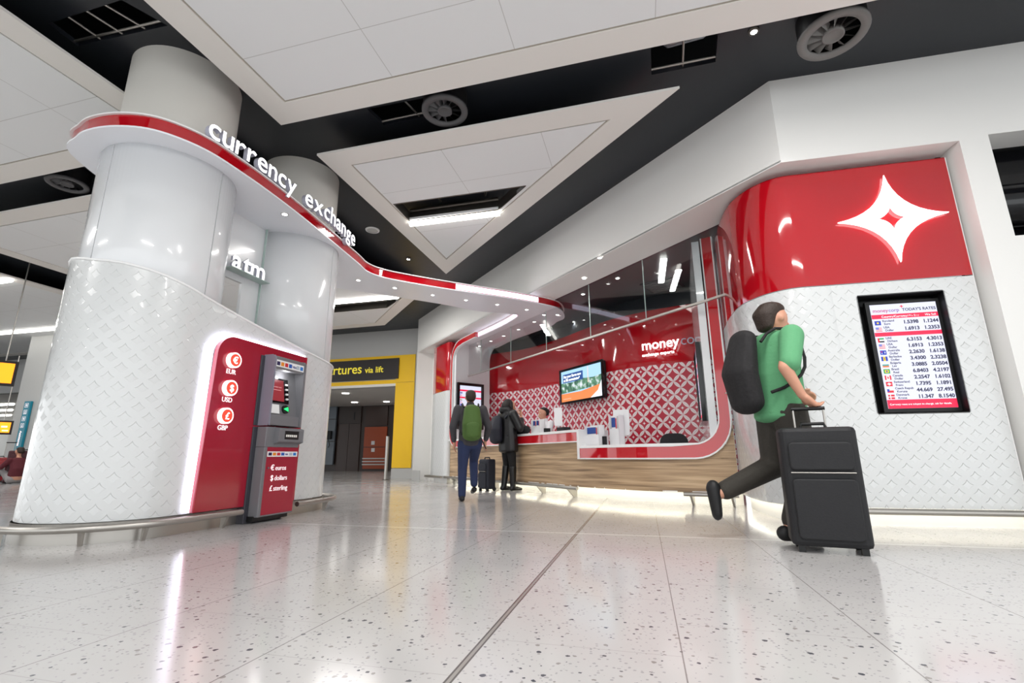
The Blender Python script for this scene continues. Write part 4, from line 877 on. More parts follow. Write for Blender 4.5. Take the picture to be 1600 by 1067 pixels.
# logo on the red wall
A = Vector((2.45, 9.3, 0)); B = Vector((3.25, 8.7, 0)); bd = (B-A).normalized(); bn = bd.cross(Vector((0, 0, 1)))
pA, pB, pC = at(1003, 550, A, bn), at(1062, 541, A, bn), at(1003, 527, A, bn)
t = thing('wall_logo_lettering', pA, 'white raised moneycorp lettering on the red back wall', 'sign')
o_ = at(1003.5, 548, A, bn); wdt = (at(1062, 533, A, bn)-o_).to_2d().length
T = tmesh('money', 1, .03, .012); s_ = wdt/(max(v[0] for v in T[0])); ML2 = frame(o_+bn*.03, bd)
m = MB(ML2 @ Matrix.Scale(s_, 4)); m.text(T); build('lettering', m, letter, t)
T = tmesh('corp', s_, .03, -.002); m = MB(ML2 @ Matrix.Translation((wdt+.02, 0, 0))); m.text(T); build('lettering', m, lettside, t)
T = tmesh('exchange experts', 1, .05, .008); w2 = (at(1054, 545, A, bn)-o_).to_2d().length; s2 = w2/(max(v[0] for v in T[0])); m = MB(ML2 @ Matrix.Translation((0, -.13, 0)) @ Matrix.Scale(s2, 4)); m.text(T); build('lettering', m, letter, t)
# ---- left red block beside the frame
P0 = Vector((-2.22, 13.45)); P1 = Vector((-1.78, 12.72)); PD = (P1-P0).normalized()
t = thing('shopfront_block', (P0.x, P0.y, 0), 'narrow red and white block at the left end of the shop front', 'shopfront block')
pth = [P0+Vector((.25, .4)), P0] + [P0.lerp(P1, k/4) for k in range(1, 5)] + [P1+Vector((.06, -.09)), P1+Vector((.16, -.1)), P1+Vector((.3, .08)), P1+Vector((.34, .3))]
pL0 = [Zp(670, 700, 0)]
m = MB(); m.ribbon(pth, .17, 2.35); build('embossed_panel', m, patr, t)
m = MB(); m.ribbon(pth, 2.355, 3.66); m.prism(pth, 3.655, 3.66); build('red_panel', m, red, t)
m = MB(); m.ribbon(offset(pth, .1), 0, .17); build('kick_board', m, whitep, t)
# ---- right block
fr0, fr1 = 3.05, 4.53
def FP(x, d=5.32): return Vector((x, (d-.2167*x)/.9762))
cpath = crom([(2.95, 6.5), (2.78, 5.9), (2.70, 5.5), (2.70, 5.25), (2.79, 4.98), (2.97, 4.80), tuple(FP(3.25)), tuple(FP(3.6))], 7)+[FP(3.6+(fr1-3.6)*k/6) for k in range(1, 7)]
t = thing('shopfront_block', (3.2, 4.8, 0), 'large rounded red and white block with the glowing star, right of the shop', 'shopfront block'); RB = t
# lower embossed part with the screen recess
flat0 = 6*7+1
MF = frame((FP(3.3).x, FP(3.3).y, 0), Bd); fx = lambda x: (x-3.3)/.9762
pa = [p for p in cpath if p.x < 3.3 or p.y > 5]+[FP(3.3)]
m = MB(); m.ribbon(pa, .165, 2.35); sl = sum((Vector(b)-Vector(a)).length for a, b in zip(pa, pa[1:]))
scr = [Vector(at(x, y, FP(3.5).to_3d(), Nb)) for x, y in ((1340, 464), (1473, 453), (1371.5, 646), (1516, 643))]
sx0 = (scr[0].x+scr[2].x)/2; sx1 = (scr[1].x+scr[3].x)/2; sz1 = (scr[0].z+scr[1].z)/2; sz0 = (scr[2].z+scr[3].z)/2
for (xa, xb, za, zb) in ((3.3, sx0, .165, 2.35), (sx0, sx1, .165, sz0), (sx0, sx1, sz1, 2.35), (sx1, fr1, .165, 2.35)):
    a, b = FP(xa), FP(xb); sa = sl+fx(xa); sb = sl+fx(xb)
    m.add([(a.x, a.y, za), (b.x, b.y, za), (b.x, b.y, zb), (a.x, a.y, zb)], [(0, 1, 2, 3)], [[(sa, za), (sb, za), (sb, zb), (sa, zb)]])
build('embossed_panel', m, patr, RB)
m = MB(); m.ribbon(cpath, 2.36, 3.66); m.prism(cpath+[Vector((4.6, 5.2)), Vector((3.1, 6.5))], 3.65, 3.66); build('red_panel', m, red, RB)
m = MB(); m.ribbon(offset(cpath, .1), 0, .17); build('kick_board', m, whitep, RB)
m = MB(); a = offset(cpath, .03); b = offset(cpath, .06); vs = []
for p, q in zip(a, b): vs += [(p.x, p.y, .162), (q.x, q.y, .162)]
m.add(vs, [(2*i, 2*i+2, 2*i+3, 2*i+1) for i in range(len(cpath)-1)]); build('kick_light_strip', m, kick, RB)
m = MB(MF); m.bb((fx(fr1)-.008, 0, -.1), (fx(fr1)-.002, 3.66, .004)); build('end_trim', m, whitelip, RB)
# recess box
m = MB(MF); x0_, x1_ = fx(sx0), fx(sx1)
for a, b in (((x0_-.01, sz0, -.22), (x0_, sz1, 0)), ((x1_, sz0, -.22), (x1_+.01, sz1, 0)), ((x0_, sz0-.01, -.22), (x1_, sz0, 0)), ((x0_, sz1, -.22), (x1_, sz1+.01, 0)), ((x0_, sz0, -.22), (x1_, sz1, -.21))): m.bb(a, b)
build('screen_recess', m, black, RB)
t = thing('rates_screen', FP(3.9, 5.4).to_3d()+Vector((0, 0, 1)), "large upright rates board reading TODAY'S RATES, set in a black recess at right", 'screen')
iw, ih = (x1_-x0_)-.17, (sz1-sz0)-.13
MS = MF @ Matrix.Translation((x0_+.135, sz0+.05, -.09)); m = MB(MS); m.bb((-.035, -.035, -.05), (iw+.035, ih+.035, -.005)); build('housing', m, black, t); rate_rows(MS, iw, ih, t, True, 1.35)
# glowing star emblem
sc_, sz_ = at(1390, 341, FP(3.8).to_3d(), Nb), None
pts8 = [at(x, y, FP(3.8).to_3d(), Nb) for x, y in ((1376, 277), (1479, 332), (1404, 411), (1307, 350))]
cxs = (pts8[0].x+pts8[2].x)/2; czs = (pts8[1].z+pts8[3].z)/2
def star(r, n=9):
    P = []
    tips = [(0, r[0]), (r[1], 0), (0, -r[2]), (-r[3], 0)]
    for (ax, az), (bx, bz) in zip(tips, tips[1:]+tips[:1]):
        for k in range(n):
            f = k/n; mx, mz = (ax+bx)*.13, (az+bz)*.13; P.append(((1-f)**2*ax+2*f*(1-f)*mx+f*f*bx, (1-f)**2*az+2*f*(1-f)*mz+f*f*bz))
    return P
hv = (pts8[0].z-pts8[2].z)/2; hu = (pts8[1].x-pts8[3].x)/2/.9762; cxs = (pts8[1].x+pts8[3].x)/2; czs = (pts8[0].z+pts8[2].z)/2
t = thing('star_emblem', FP(cxs).to_3d()+Vector((0, 0, czs)), 'glowing white four-pointed star on the glossy red wall', 'emblem')
MST = MF @ Matrix.Translation((fx(cxs), czs, .02))
m = MB(MST); m.plate([star([hv, hu, hv, hu]), star([hv*.3, hu*.28, hv*.32, hu*.3])[::-1]], 0, .02); build('star_face', m, mat('star_light', (255, 255, 255), em=2.2), t)
# door lever on the side of the block
p = at(1143, 622, (2.74, 5.75, 0), Vector((.96, -.27, 0))); p = Vector((2.75, 5.85, CH+5.85*(709.5-622)/752/math.cos(.43)))
m = MB(); m.box(p+Vector((-.03, 0, -.02)), (.015, .06, .32), .2); hd = build('door_handle_plate', m, steel, RB); m = MB(); m.tube([p+Vector((-.04, 0, 0)), p+Vector((-.09, 0, 0)), p+Vector((-.1, .12, 0))], .009, 8); build('lever', m, steel, hd)
# rails along the counter and the right block
ra = [Wat(s_, .12) for s_ in [(.0)+k*(s_step+.0)/22 for k in range(23)]]; rb_ = [Wat(s_, -.25) for s_ in [(.0)+k*(s_step)/22 for k in range(23)]]
rail([Vector(p) for p in ra], .15, .028, 'long steel foot rail along the taller part of the counter', [3, 10, 17, 21], rb_)
s1, s2 = Ws(1062), Ws(1150); ra = [Wat(s1+(s2-s1)*k/8, .12) for k in range(9)]; rb_ = [Wat(s1+(s2-s1)*k/8, -.25) for k in range(9)]
rail(ra, .15, .028, 'short steel foot rail under the lower part of the counter', [1, 7], rb_)
ra = [FP(3.0+k*.4, 5.17) for k in range(10)]; rb_ = [FP(3.0+k*.4, 5.36) for k in range(10)]
rail(ra, .15, .028, 'straight steel guard rail at the foot of the right block', [4, 8], rb_)
ra = [Vector(p) for p in offset([Lend+Vector((.45, -.75))]+[P0+Vector((.25, .3)), P0, P1+Vector((.1, -.12))], -.14)]
rail(ra, .15, .028, 'steel guard rail at the far left end of the shop front', [1, 2], offset(ra, .14))
# ================================================================ THINGS ON AND BEHIND THE COUNTER
paper = mat('leaflet_white', (238, 238, 240), .4, bump=(10, .01)); navy = mat('leaflet_blue', (40, 74, 150), .5, bump=(10, .01)); redp = mat('leaflet_red', (200, 40, 60), .5, bump=(10, .01))
def leaflet_box(px, zt_, off, label, w_=.34, h_=.30, n=2):
    s = Wpx(px, off); c = Wat(s, off); a = Wat(s-.1, off); b = Wat(s+.1, off); d = (b-a).normalized(); d3 = Vector((d.x, d.y, 0)); M_ = frame((c.x, c.y, zt_), d3)
    t = thing('leaflet_holder', (c.x, c.y, zt_), label, 'leaflet holder')
    m = MB(M_); m.bb((-w_/2, 0, -.14), (w_/2, .01, 0)); m.bb((-w_/2, 0, -.14), (-w_/2+.006, h_, 0)); m.bb((w_/2-.006, 0, -.14), (w_/2, h_, 0)); m.bb((-w_/2, 0, -.14), (w_/2, h_*1.05, -.13)); m.bb((-w_/2, 0, -.006), (w_/2, h_*.55, 0)); build('box', m, paper, t)
    for k in range(n):
        x = -w_/2+.03+k*(w_-.05)/n; ww = (w_-.09)/n
        m = MB(M_); m.bb((x, .01, -.1), (x+ww, h_*.98, -.03)); lf = build('leaflet', m, paper, t)
        m = MB(M_); m.bb((x+.005, h_*.6, -.03), (x+ww-.03, h_*.93, -.027)); build('cover_picture', m, navy, lf)
        m = MB(M_); m.bb((x+ww-.025, .05, -.03), (x+ww-.005, h_*.9, -.027)); build('cover_stripe', m, redp, lf)
    return t
leaflet_box(836, 1.075, -.14, 'white leaflet holder with blue covers on the taller counter, before the clerk', .29, .27)
leaflet_box(923, .815, -.10, 'white leaflet holder with one blue cover at the step of the lower counter', .32, .31, 1)
def monitor(px, zt_, off, label, h_=.42, w_=.34, yaw=0):
    s = Wpx(px, off); c = Wat(s, off); a = Wat(s-.1, off); b = Wat(s+.1, off); d = (b-a).normalized(); d3 = Matrix.Rotation(yaw, 3, 'Z') @ Vector((d.x, d.y, 0)); M_ = frame((c.x, c.y, zt_), d3)
    t = thing('computer_monitor', (c.x, c.y, zt_), label, 'monitor')
    m = MB(M_); m.add([(-.12, 0, 0), (.12, 0, 0), (.12, 0, -.2), (-.12, 0, -.2), (-.12, .015, 0), (.12, .015, 0), (.12, .015, -.2), (-.12, .015, -.2)], [(0, 1, 2, 3), (7, 6, 5, 4), (0, 4, 5, 1), (1, 5, 6, 2), (2, 6, 7, 3), (3, 7, 4, 0)]); build('foot', m, paper, t)
    m = MB(M_); m.tube([(0, .01, -.1), (0, h_*.5, -.1)], .025, 8); build('stem', m, paper, t)
    m = MB(M_ @ Matrix.Translation((0, h_*.65, -.06)) @ Matrix.Rotation(-.12, 4, 'X')); m.rbox((0, 0, 0), (w_, h_*.75, .03), .02); build('back_shell', m, paper, t)
    return t
monitor(872, 1.075, -.30, 'white back of a tilted monitor right of the clerk', .46, .15, .9)
t = leaflet_box(958, .815, -.3, 'tall white notice stand with a red strip on the lower counter', .20, .47, 1)
monitor(969, .815, -.45, 'white back of a monitor on the lower counter behind the notice stand', .56, .26, .5)
def simple(px, zt_, off, label, name, cat, dims, mt_, yaw=0, mk=None):
    s = Wpx(px, off); c = Wat(s, off); a = Wat(s-.1, off); b = Wat(s+.1, off); d = (b-a).normalized(); M_ = frame((c.x, c.y, zt_), Matrix.Rotation(yaw, 3, 'Z') @ Vector((d.x, d.y, 0)))
    m = MB(M_); mk(m) if mk else m.rbox((0, dims[1]/2, 0), dims, .02, 3, 'Y'); return build(name, m, mt_, None, label, cat, base=(c.x, c.y, zt_))
simple(880, 1.075, -.3, 'low black printer on the taller counter near the step', 'receipt_printer', 'printer', (.24, .09, .16), charcoal)
simple(853, 1.075, -.3, 'small black card terminal in front of the clerk', 'card_terminal', 'card terminal', (.14, .10, .12), charcoal)
simple(942, .815, -.2, 'small dark gadget between the holders on the lower counter', 'pen_tray', 'desk item', (.08, .14, .06), charcoal)
def mug(m): m.tube([(0, 0, 0), (0, .02, 0), (0, .03, 0), (0, .09, 0)], .04, 12)
def chair(px, off, label, top=1.0, w_=.46):
    s = Wpx(px, off); c = Wat(s, off); a = Wat(s-.1, off); b = Wat(s+.1, off); d = (b-a).normalized(); M_ = frame((c.x, c.y, 0), (d.x, d.y, 0))
    t = thing('office_chair', (c.x, c.y, 0), label, 'office chair')
    m = MB(M_); m.rbox((0, top-.25, .2), (w_, .5, .07), .14, 5, 'Z'); build('backrest', m, charcoal, t)
    m = MB(M_); m.rbox((0, .48, -.02), (w_, .08, .46), .08, 4, 'Y'); build('seat', m, charcoal, t)
    m = MB(M_); m.tube([(0, .08, 0), (0, .45, 0)], .03, 10); m.tube([(0, .45, .1), (0, .5, .25), (0, top-.3, .24)], .02, 8); build('column', m, black, t)
    for k in range(5):
        a_ = 2*PI*k/5; m = MB(M_); m.tube([(0, .09, 0), (.28*math.cos(a_), .05, .28*math.sin(a_))], .018, 6); m.sph((.28*math.cos(a_), .03, .28*math.sin(a_)), .03, 8, 6); build('leg', m, black, t)
chair(1049, -1.0, 'black office chair behind the lower counter, its back towards the hall', .985, .42)
chair(935, -1.1, 'black office chair behind the step of the counter', 1.16, .44)
# ================================================================ PEOPLE
skin = mat('skin', (205, 150, 124), .5, bump=(40, .03)); hairb = mat('hair_dark', (26, 20, 18), .6, bump=(80, .5)); hairbr = mat('hair_brown', (48, 34, 26), .6, bump=(80, .5))
puffer = mat('puffer_black', (20, 20, 22), .38, bump=(14, .5)); denim = mat('denim', (36, 48, 84), .8, bump=(90, .2)); legg = mat('legging_black', (14, 14, 16), .8, bump=(90, .1)); leather = mat('boot_leather', (18, 17, 18), .3, bump=(30, .2))
greyj = mat('jacket_grey', (66, 64, 68), .8, bump=(50, .2)); greenb = mat('pack_green', (74, 104, 44), .7, bump=(50, .2)); shirt = mat('shirt_white', (232, 232, 236), .7, bump=(50, .1)); green = mat('top_green', (92, 158, 112), .8, bump=(40, .2)); blackc = mat('jacket_black', (24, 22, 24), .8, bump=(40, .3)); olive = mat('trouser_dark', (52, 48, 42), .8, bump=(50, .2)); navyf = mat('case_navy', (24, 27, 40), .6, bump=(80, .1)); casef = mat('case_black', (17, 17, 21), .6, bump=(80, .1))
def chainmesh(chains, M_, vox=.012, spheres=()):
    mb = MB(M_)
    for pts, rad in chains:
        for p, r in zip(pts, rad): mb.sph(p, r, 12, 8)
        for (p, q), (a, b) in zip(zip(pts, pts[1:]), zip(rad, rad[1:])):
            p, q = Vector(p), Vector(q); L = (q-p).length; n = max(1, int(L/.05))
            ra_ = a if not hasattr(a, '__len__') else max(a); rb2 = b if not hasattr(b, '__len__') else max(b)
            if hasattr(a, '__len__') or hasattr(b, '__len__'):
                aa = a if hasattr(a, '__len__') else (a, a, a); bb_ = b if hasattr(b, '__len__') else (b, b, b)
                n = max(2, int(L/.025))
                for k in range(n+1): f = k/n; mb.sph(p.lerp(q, f), tuple(aa[i]+(bb_[i]-aa[i])*f for i in range(3)), 12, 8)
            else: mb.tube([p, q], 0, 12, True, [a, b])
    for c_, r in spheres: mb.sph(c_, r, 14, 10)
    me = bpy.data.meshes.new('tmp'); me.from_pydata(mb.v, [], mb.f); o = bpy.data.objects.new('tmp', me); C.objects.link(o)
    r = o.modifiers.new('r', 'REMESH'); r.mode = 'VOXEL'; r.voxel_size = vox; s = o.modifiers.new('s', 'SMOOTH'); s.iterations = 3; s.factor = .5
    dg = bpy.context.evaluated_depsgraph_get(); e = bpy.data.meshes.new_from_object(o.evaluated_get(dg)); out_ = MB(); out_.v = [v.co.copy() for v in e.vertices]; out_.f = [tuple(p.vertices) for p in e.polygons]; n = len(out_.f); out_.uv = [None]*n; out_.mi = [0]*n; out_.sm = [True]*n
    bpy.data.objects.remove(o); bpy.data.meshes.remove(me); bpy.data.meshes.remove(e); return out_
def handch(w, d, side, up=Vector((0, 0, 1)), curl=.5):
    # palm and five fingers; w wrist, d forearm direction, side = thumb direction
    w = Vector(w); d = Vector(d).normalized(); s = Vector(side).normalized(); n = d.cross(s).normalized(); ch = [([w, w+d*.05], [.026, .03]), ([w+d*.03-s*.02, w+d*.09-s*.025], [.02, .018]), ([w+d*.03+s*.02, w+d*.09+s*.022], [.02, .018])]
    for k, L in enumerate((.062, .078, .074, .058)):
        b = w+d*.09+s*(.03-.02*k); c1_ = b+(d*(1-.3*curl)+n*curl*.6).normalized()*L*.5; c2_ = c1_+(d*(1-curl)+n*curl).normalized()*L*.5; ch.append(([b, c1_, c2_], [.011, .0095, .008]))
    b = w+d*.03+s*.03; c1_ = b+(d*.6+s*.8).normalized()*.035; ch.append(([b, c1_, c1_+(d*.9+s*.2).normalized()*.03], [.013, .011, .009])); return ch
def headch(c, f, s=1.0):                  # c centre of the skull, f facing direction in local frame
    c = Vector(c); f = Vector(f).normalized(); z = Vector((0, 0, 1)); r = f.cross(z).normalized()
    sp = [(c, (.078*s, .09*s, .1*s)), (c+f*.012*s-z*.045*s, (.062*s, .07*s, .075*s)), (c+f*.05*s-z*.085*s, (.036*s, .036*s, .026*s))]
    sp += [(c+f*(.088+.012*k)*s-z*(.01+.018*k)*s, .011*s) for k in range(3)]; sp += [(c+r*e*.078*s-z*.01*s, (.014*s, .022*s, .03*s)) for e in (-1, 1)]
    sp += [(c+f*.088*s-z*.065*s+r*e*.012*s, .01*s) for e in (-1, 0, 1)]
    return sp
def eyes(t, M_, c, f):
    c = Vector(c); f = Vector(f).normalized(); z = Vector((0, 0, 1)); r = f.cross(z).normalized()
    for e in (-1, 1):
        m = MB(M_); m.sph(c+f*.072+r*e*.03+z*.004, .012, 8, 6); build('eye', m, mat('eye_white', (225, 220, 215), .3), t)
        m = MB(M_); m.tube([c+f*.078+r*e*.018+z*.026, c+f*.072+r*e*.046+z*.026], .005, 6); build('eyebrow', m, hairb, t)
def xf(x, y, yaw, s=1.0, z=0): return Matrix.Translation((x, y, z)) @ Matrix.Rotation(yaw, 4, 'Z') @ Matrix.Scale(s, 4)
# --- woman in black coat (faces +Y locally)
M_ = xf(-.09, 9.72, math.radians(-58), 1.06)
t = thing('person', M_ @ Vector((0, 0, 0)), 'person in a black hooded coat standing at the counter with hands raised to the face', 'person')
hc = (0, .07, 1.555)
arms = [([(-.19, 0, 1.38), (-.25, .10, 1.12), (-.08, .24, 1.36)], [.05, .042, .028]), ([(.19, 0, 1.38), (.25, .10, 1.12), (.09, .24, 1.34)], [.05, .042, .028])]
legs = [([(-.09, 0, .88), (-.10, .03, .48), (-.12, -.02, .08)], [.085, .058, .038]), ([(.09, 0, .88), (.09, .04, .48), (.07, .06, .08)], [.085, .058, .038])]
torso = [([(0, 0, .9), (0, 0, 1.1), (0, 0, 1.34)], [(.16, .11, .12), (.14, .1, .1), (.18, .1, .09)]), ([(0, .01, 1.36), (0, .05, 1.5)], [.055, .05])]
b = chainmesh(arms+legs+torso+handch((-.08, .24, 1.36), (.25, .1, 1), (1, 0, 0))+handch((.09, .24, 1.34), (-.25, .1, 1), (-1, 0, 0)), M_, .011, headch(hc, (0, 1, -.15)))
build('body', b, skin, t); eyes(t, M_, hc, (0, 1, -.15))
b = chainmesh([([(-.2, -.01, 1.38), (-.28, .09, 1.12), (-.12, .22, 1.30)], [.085, .078, .055]), ([(.2, -.01, 1.38), (.28, .09, 1.12), (.13, .22, 1.28)], [.085, .078, .055]), ([(0, .01, .72), (0, 0, .95), (0, -.01, 1.15), (0, -.01, 1.38)], [(.235, .17, .06), (.225, .165, .12), (.21, .15, .12), (.2, .13, .08)]), ([(-.09, -.06, 1.47), (0, -.12, 1.46), (.09, -.06, 1.47), (.1, .03, 1.44)], [.055, .07, .055, .04])], M_, .014)
build('puffer_coat', b, puffer, t)
b = chainmesh([([(-.09, 0, .84), (-.10, .03, .48), (-.107, .012, .36)], [.1, .07, .062]), ([(.09, 0, .84), (.09, .04, .48), (.083, .046, .36)], [.1, .07, .062])], M_, .014); build('leggings', b, legg, t)
for sx_, px_, py_ in ((-1, -.12, -.02), (1, .07, .06)):
    tx_, ty_ = ((-.104, .02) if sx_ < 0 else (.086, .045)); b = chainmesh([([(tx_, ty_, .42), (px_, py_, .08)], [.072, .054]), ([(px_, py_-.03, .045), (px_, py_+.08, .04), (px_, py_+.16, .03)], [(.045, .05, .045), (.045, .05, .04), (.04, .04, .03)])], M_, .012); build('boot', b, leather, t)
b = chainmesh([([(0, .0, 1.62), (0, -.05, 1.55), (.01, -.06, 1.46)], [(.085, .085, .06), (.095, .08, .08), (.08, .05, .06)]), ([(-.07, .03, 1.6), (-.085, .03, 1.5)], [.035, .03]), ([(.07, .03, 1.6), (.085, .03, 1.5)], [.035, .03])], M_, .011); build('hair', b, hairb, t)
bp_ = thing('backpack', M_ @ Vector((-.03, -.25, 1.1)), 'dark navy backpack on the person in the black coat', 'backpack')
b = chainmesh([([(-.05, -.23, .92), (-.05, -.25, 1.1), (-.04, -.22, 1.28)], [(.15, .11, .09), (.17, .13, .12), (.13, .09, .08)])], M_, .014); build('bag_body', b, navyf, bp_)
for e in (-1, 1): m = MB(M_); m.tube([(e*.13, -.15, 1.3), (e*.14, .02, 1.47), (e*.15, .15, 1.3), (e*.17, .1, 1.1), (e*.14, -.12, .98)], .016, 8); build('strap', m, navyf, bp_)
hb = thing('handbag', M_ @ Vector((.25, .42, 1.05)), 'black handbag resting on the counter edge beside the coat', 'handbag'); p = Wat(Ws(815), -.05)
b = chainmesh([([(p.x-.07, p.y+.1, 1.16), (p.x+.08, p.y-.12, 1.16)], [(.09, .09, .09), (.09, .09, .08)])], Matrix.Identity(4), .014); build('bag_body', b, charcoal, hb); m = MB(); m.tube([(p.x-.1, p.y+.12, 1.2), (p.x-.02, p.y+.03, 1.33), (p.x+.1, p.y-.12, 1.2)], .01, 6); build('handle', m, charcoal, hb)
def suitcase(M_, w_, d_, h_, mt_, label, wheels=True, handle=.0):
    t = thing('suitcase', M_ @ Vector((0, 0, 0)), label, 'suitcase')
    m = MB(M_); m.rbox((0, 0, h_/2+.04), (w_, d_, h_), .05, 4, 'Z'); build('shell', m, mt_, t, bevel=.03)
    m = MB(M_); m.rbox((0, -d_/2-.012, h_*.36), (w_*.8, .03, h_*.5), .03, 4, 'Y'); build('front_pocket', m, mt_, t, bevel=.01); m = MB(M_); m.rbox((0, -d_/2-.012, h_*.8), (w_*.8, .03, h_*.24), .03, 4, 'Y'); build('top_pocket', m, mt_, t, bevel=.01)
    m = MB(M_); m.tube([(-.08, 0, h_+.04), (-.07, 0, h_+.07), (.07, 0, h_+.07), (.08, 0, h_+.04)], .012, 8); build('carry_handle', m, black, t)
    m = MB(M_); m.tube([(-w_*.4, -d_/2-.03, h_*.66), (w_*.4, -d_/2-.03, h_*.66)], .004, 6); build('zip', m, steel, t)
    for sx_ in (-1, 1):
        m = MB(M_); m.tube([(sx_*w_*.38-.015, d_*.4, .035), (sx_*w_*.38+.015, d_*.4, .035)], .035, 12); build('wheel', m, black, t)
        m = MB(M_); m.box((sx_*w_*.38, -d_*.35, .025), (.04, .04, .05)); build('foot', m, black, t)
    if handle:
        for sx_ in (-1, 1): m = MB(M_); m.tube([(sx_*.1, d_*.42, h_), (sx_*.1, d_*.42, h_+handle)], .008, 6); build('trolley_tube', m, steel, t)
        m = MB(M_); m.tube([(-.11, d_*.42, h_+handle), (.11, d_*.42, h_+handle)], .014, 8); build('grip', m, black, t)
    return t
p = Zp(770, 763); suitcase(xf(-.50, 9.75, math.radians(-50)), .30, .22, .56, navyf, 'small navy upright suitcase beside the person in the black coat')
# --- walker with green backpack
M_ = xf(-.66, 7.62, math.radians(12), .98)
t = thing('person', M_ @ Vector((0, 0, 0)), 'person in a grey jacket and jeans walking away past the counter', 'person'); hc = (0, .03, 1.60)
b = chainmesh([([(-.2, 0, 1.40), (-.27, -.05, 1.12), (-.24, .08, .88)], [.05, .042, .028]), ([(.2, 0, 1.40), (.28, -.02, 1.12), (.26, .12, .90)], [.05, .042, .028]), ([(-.09, 0, .9), (-.11, .02, .48), (-.12, -.06, .08)], [.085, .058, .04]), ([(.09, 0, .9), (.10, .30, .60), (.09, .12, .24)], [.085, .058, .04])]+[([(0, 0, .92), (0, 0, 1.1), (0, 0, 1.38)], [(.15, .11, .12), (.14, .1, .1), (.18, .1, .09)]), ([(0, .0, 1.4), (0, .02, 1.53)], [.055, .052])]+handch((-.24, .08, .88), (0, .2, -1), (.2, 1, 0))+handch((.26, .12, .90), (0, .2, -1), (-.2, 1, 0)), M_, .011, headch(hc, (0, 1, 0)))
build('body', b, skin, t); eyes(t, M_, hc, (0, 1, 0))
b = chainmesh([([(-.2, 0, 1.40), (-.28, -.05, 1.12), (-.25, .06, .92)], [.075, .06, .045]), ([(.2, 0, 1.40), (.29, -.02, 1.12), (.27, .1, .94)], [.075, .06, .045]), ([(0, 0, .86), (0, 0, 1.1), (0, 0, 1.38)], [(.19, .14, .06), (.18, .13, .12), (.2, .12, .08)]), ([(0, .0, 1.42), (0, .01, 1.47)], [.075, .07])], M_, .014); build('jacket', b, greyj, t)
b = chainmesh([([(0, 0, .88), (-.09, 0, .86), (-.11, .02, .48), (-.12, -.06, .09)], [.12, .11, .075, .06]), ([(0, 0, .88), (.09, 0, .86), (.10, .30, .60), (.09, .12, .25)], [.12, .11, .075, .06])], M_, .014); build('jeans', b, denim, t)
for q0, q1 in (((-.12, -.10, .045), (-.12, .1, .035)), ((.09, .10, .16), (.09, .28, .12))):
    b = chainmesh([([q0, q1], [(.045, .05, .045), (.04, .05, .035)])], M_, .012); build('shoe', b, black, t)
b = chainmesh([([(0, -.0, 1.66), (0, -.03, 1.61), (0, -.04, 1.56)], [(.085, .09, .055), (.088, .08, .06), (.075, .05, .04)])], M_, .011); build('hair', b, hairbr, t)
bp_ = thing('backpack', M_ @ Vector((0, -.25, 1.1)), 'green backpack on the person in the grey jacket', 'backpack')
b = chainmesh([([(0, -.22, .98), (0, -.24, 1.15), (0, -.2, 1.38)], [(.15, .1, .09), (.16, .12, .12), (.13, .09, .08)])], M_, .014); build('bag_body', b, greenb, bp_)
b = chainmesh([([(0, -.34, 1.0), (0, -.35, 1.12)], [(.11, .04, .06), (.11, .04, .06)])], M_, .012); build('pocket', b, greenb, bp_)
for e in (-1, 1): m = MB(M_); m.tube([(e*.12, -.13, 1.42), (e*.13, .02, 1.49), (e*.14, .13, 1.32), (e*.17, .08, 1.1), (e*.14, -.12, 1.0)], .014, 8); build('strap', m, charcoal, bp_)
m = MB(M_); m.tube([(.14, -.15, .98), (.2, -.1, .86), (.24, -.12, .78)], .01, 6); build('loose_strap', m, charcoal, bp_)
# --- clerk behind the counter
s = Wpx(853, -.75); c = Wat(s, -.75); M_ = xf(c.x, c.y, math.radians(118), 1.0, .06)
t = thing('person', M_ @ Vector((0, 0, .13)), 'clerk in a white shirt with red lanyard seated behind the counter, looking down', 'person'); hc = (0, .08, 1.48)
b = chainmesh([([(-.19, 0, 1.25), (-.26, .12, 1.0), (-.14, .34, .98)], [.05, .042, .028]), ([(.19, 0, 1.25), (.26, .12, 1.0), (.14, .34, .98)], [.05, .042, .028]), ([(0, 0, .66), (0, 0, .95), (0, 0, 1.22)], [(.16, .12, .12), (.15, .11, .1), (.18, .1, .09)]), ([(0, 0, 1.25), (0, .06, 1.41)], [.056, .052]), ([(-.09, 0, .64), (-.11, .42, .62), (-.11, .42, .18)], [.085, .06, .045]), ([(.09, 0, .64), (.11, .42, .62), (.11, .42, .18)], [.085, .06, .045])]+handch((-.14, .34, .98), (.3, 1, 0), (1, 0, .2))+handch((.14, .34, .98), (-.3, 1, 0), (-1, 0, .2)), M_, .010, headch(hc, (0, 1, -.3)))
build('body', b, skin, t); eyes(t, M_, hc, (0, 1, -.3))
b = chainmesh([([(-.19, 0, 1.25), (-.27, .12, 1.0), (-.18, .28, .99)], [.07, .058, .045]), ([(.19, 0, 1.25), (.27, .12, 1.0), (.18, .28, .99)], [.07, .058, .045]), ([(0, 0, .66), (0, 0, .95), (0, 0, 1.23)], [(.18, .14, .1), (.17, .13, .12), (.19, .115, .08)]), ([(0, .01, 1.28), (0, .03, 1.32)], [.07, .068])], M_, .013); build('shirt', b, shirt, t)
b = chainmesh([([(0, 0, .6), (-.09, 0, .6), (-.11, .42, .6), (-.11, .42, .2)], [.12, .1, .075, .06]), ([(0, 0, .6), (.09, 0, .6), (.11, .42, .6), (.11, .42, .2)], [.12, .1, .075, .06])], M_, .014); build('trousers', b, legg, t)
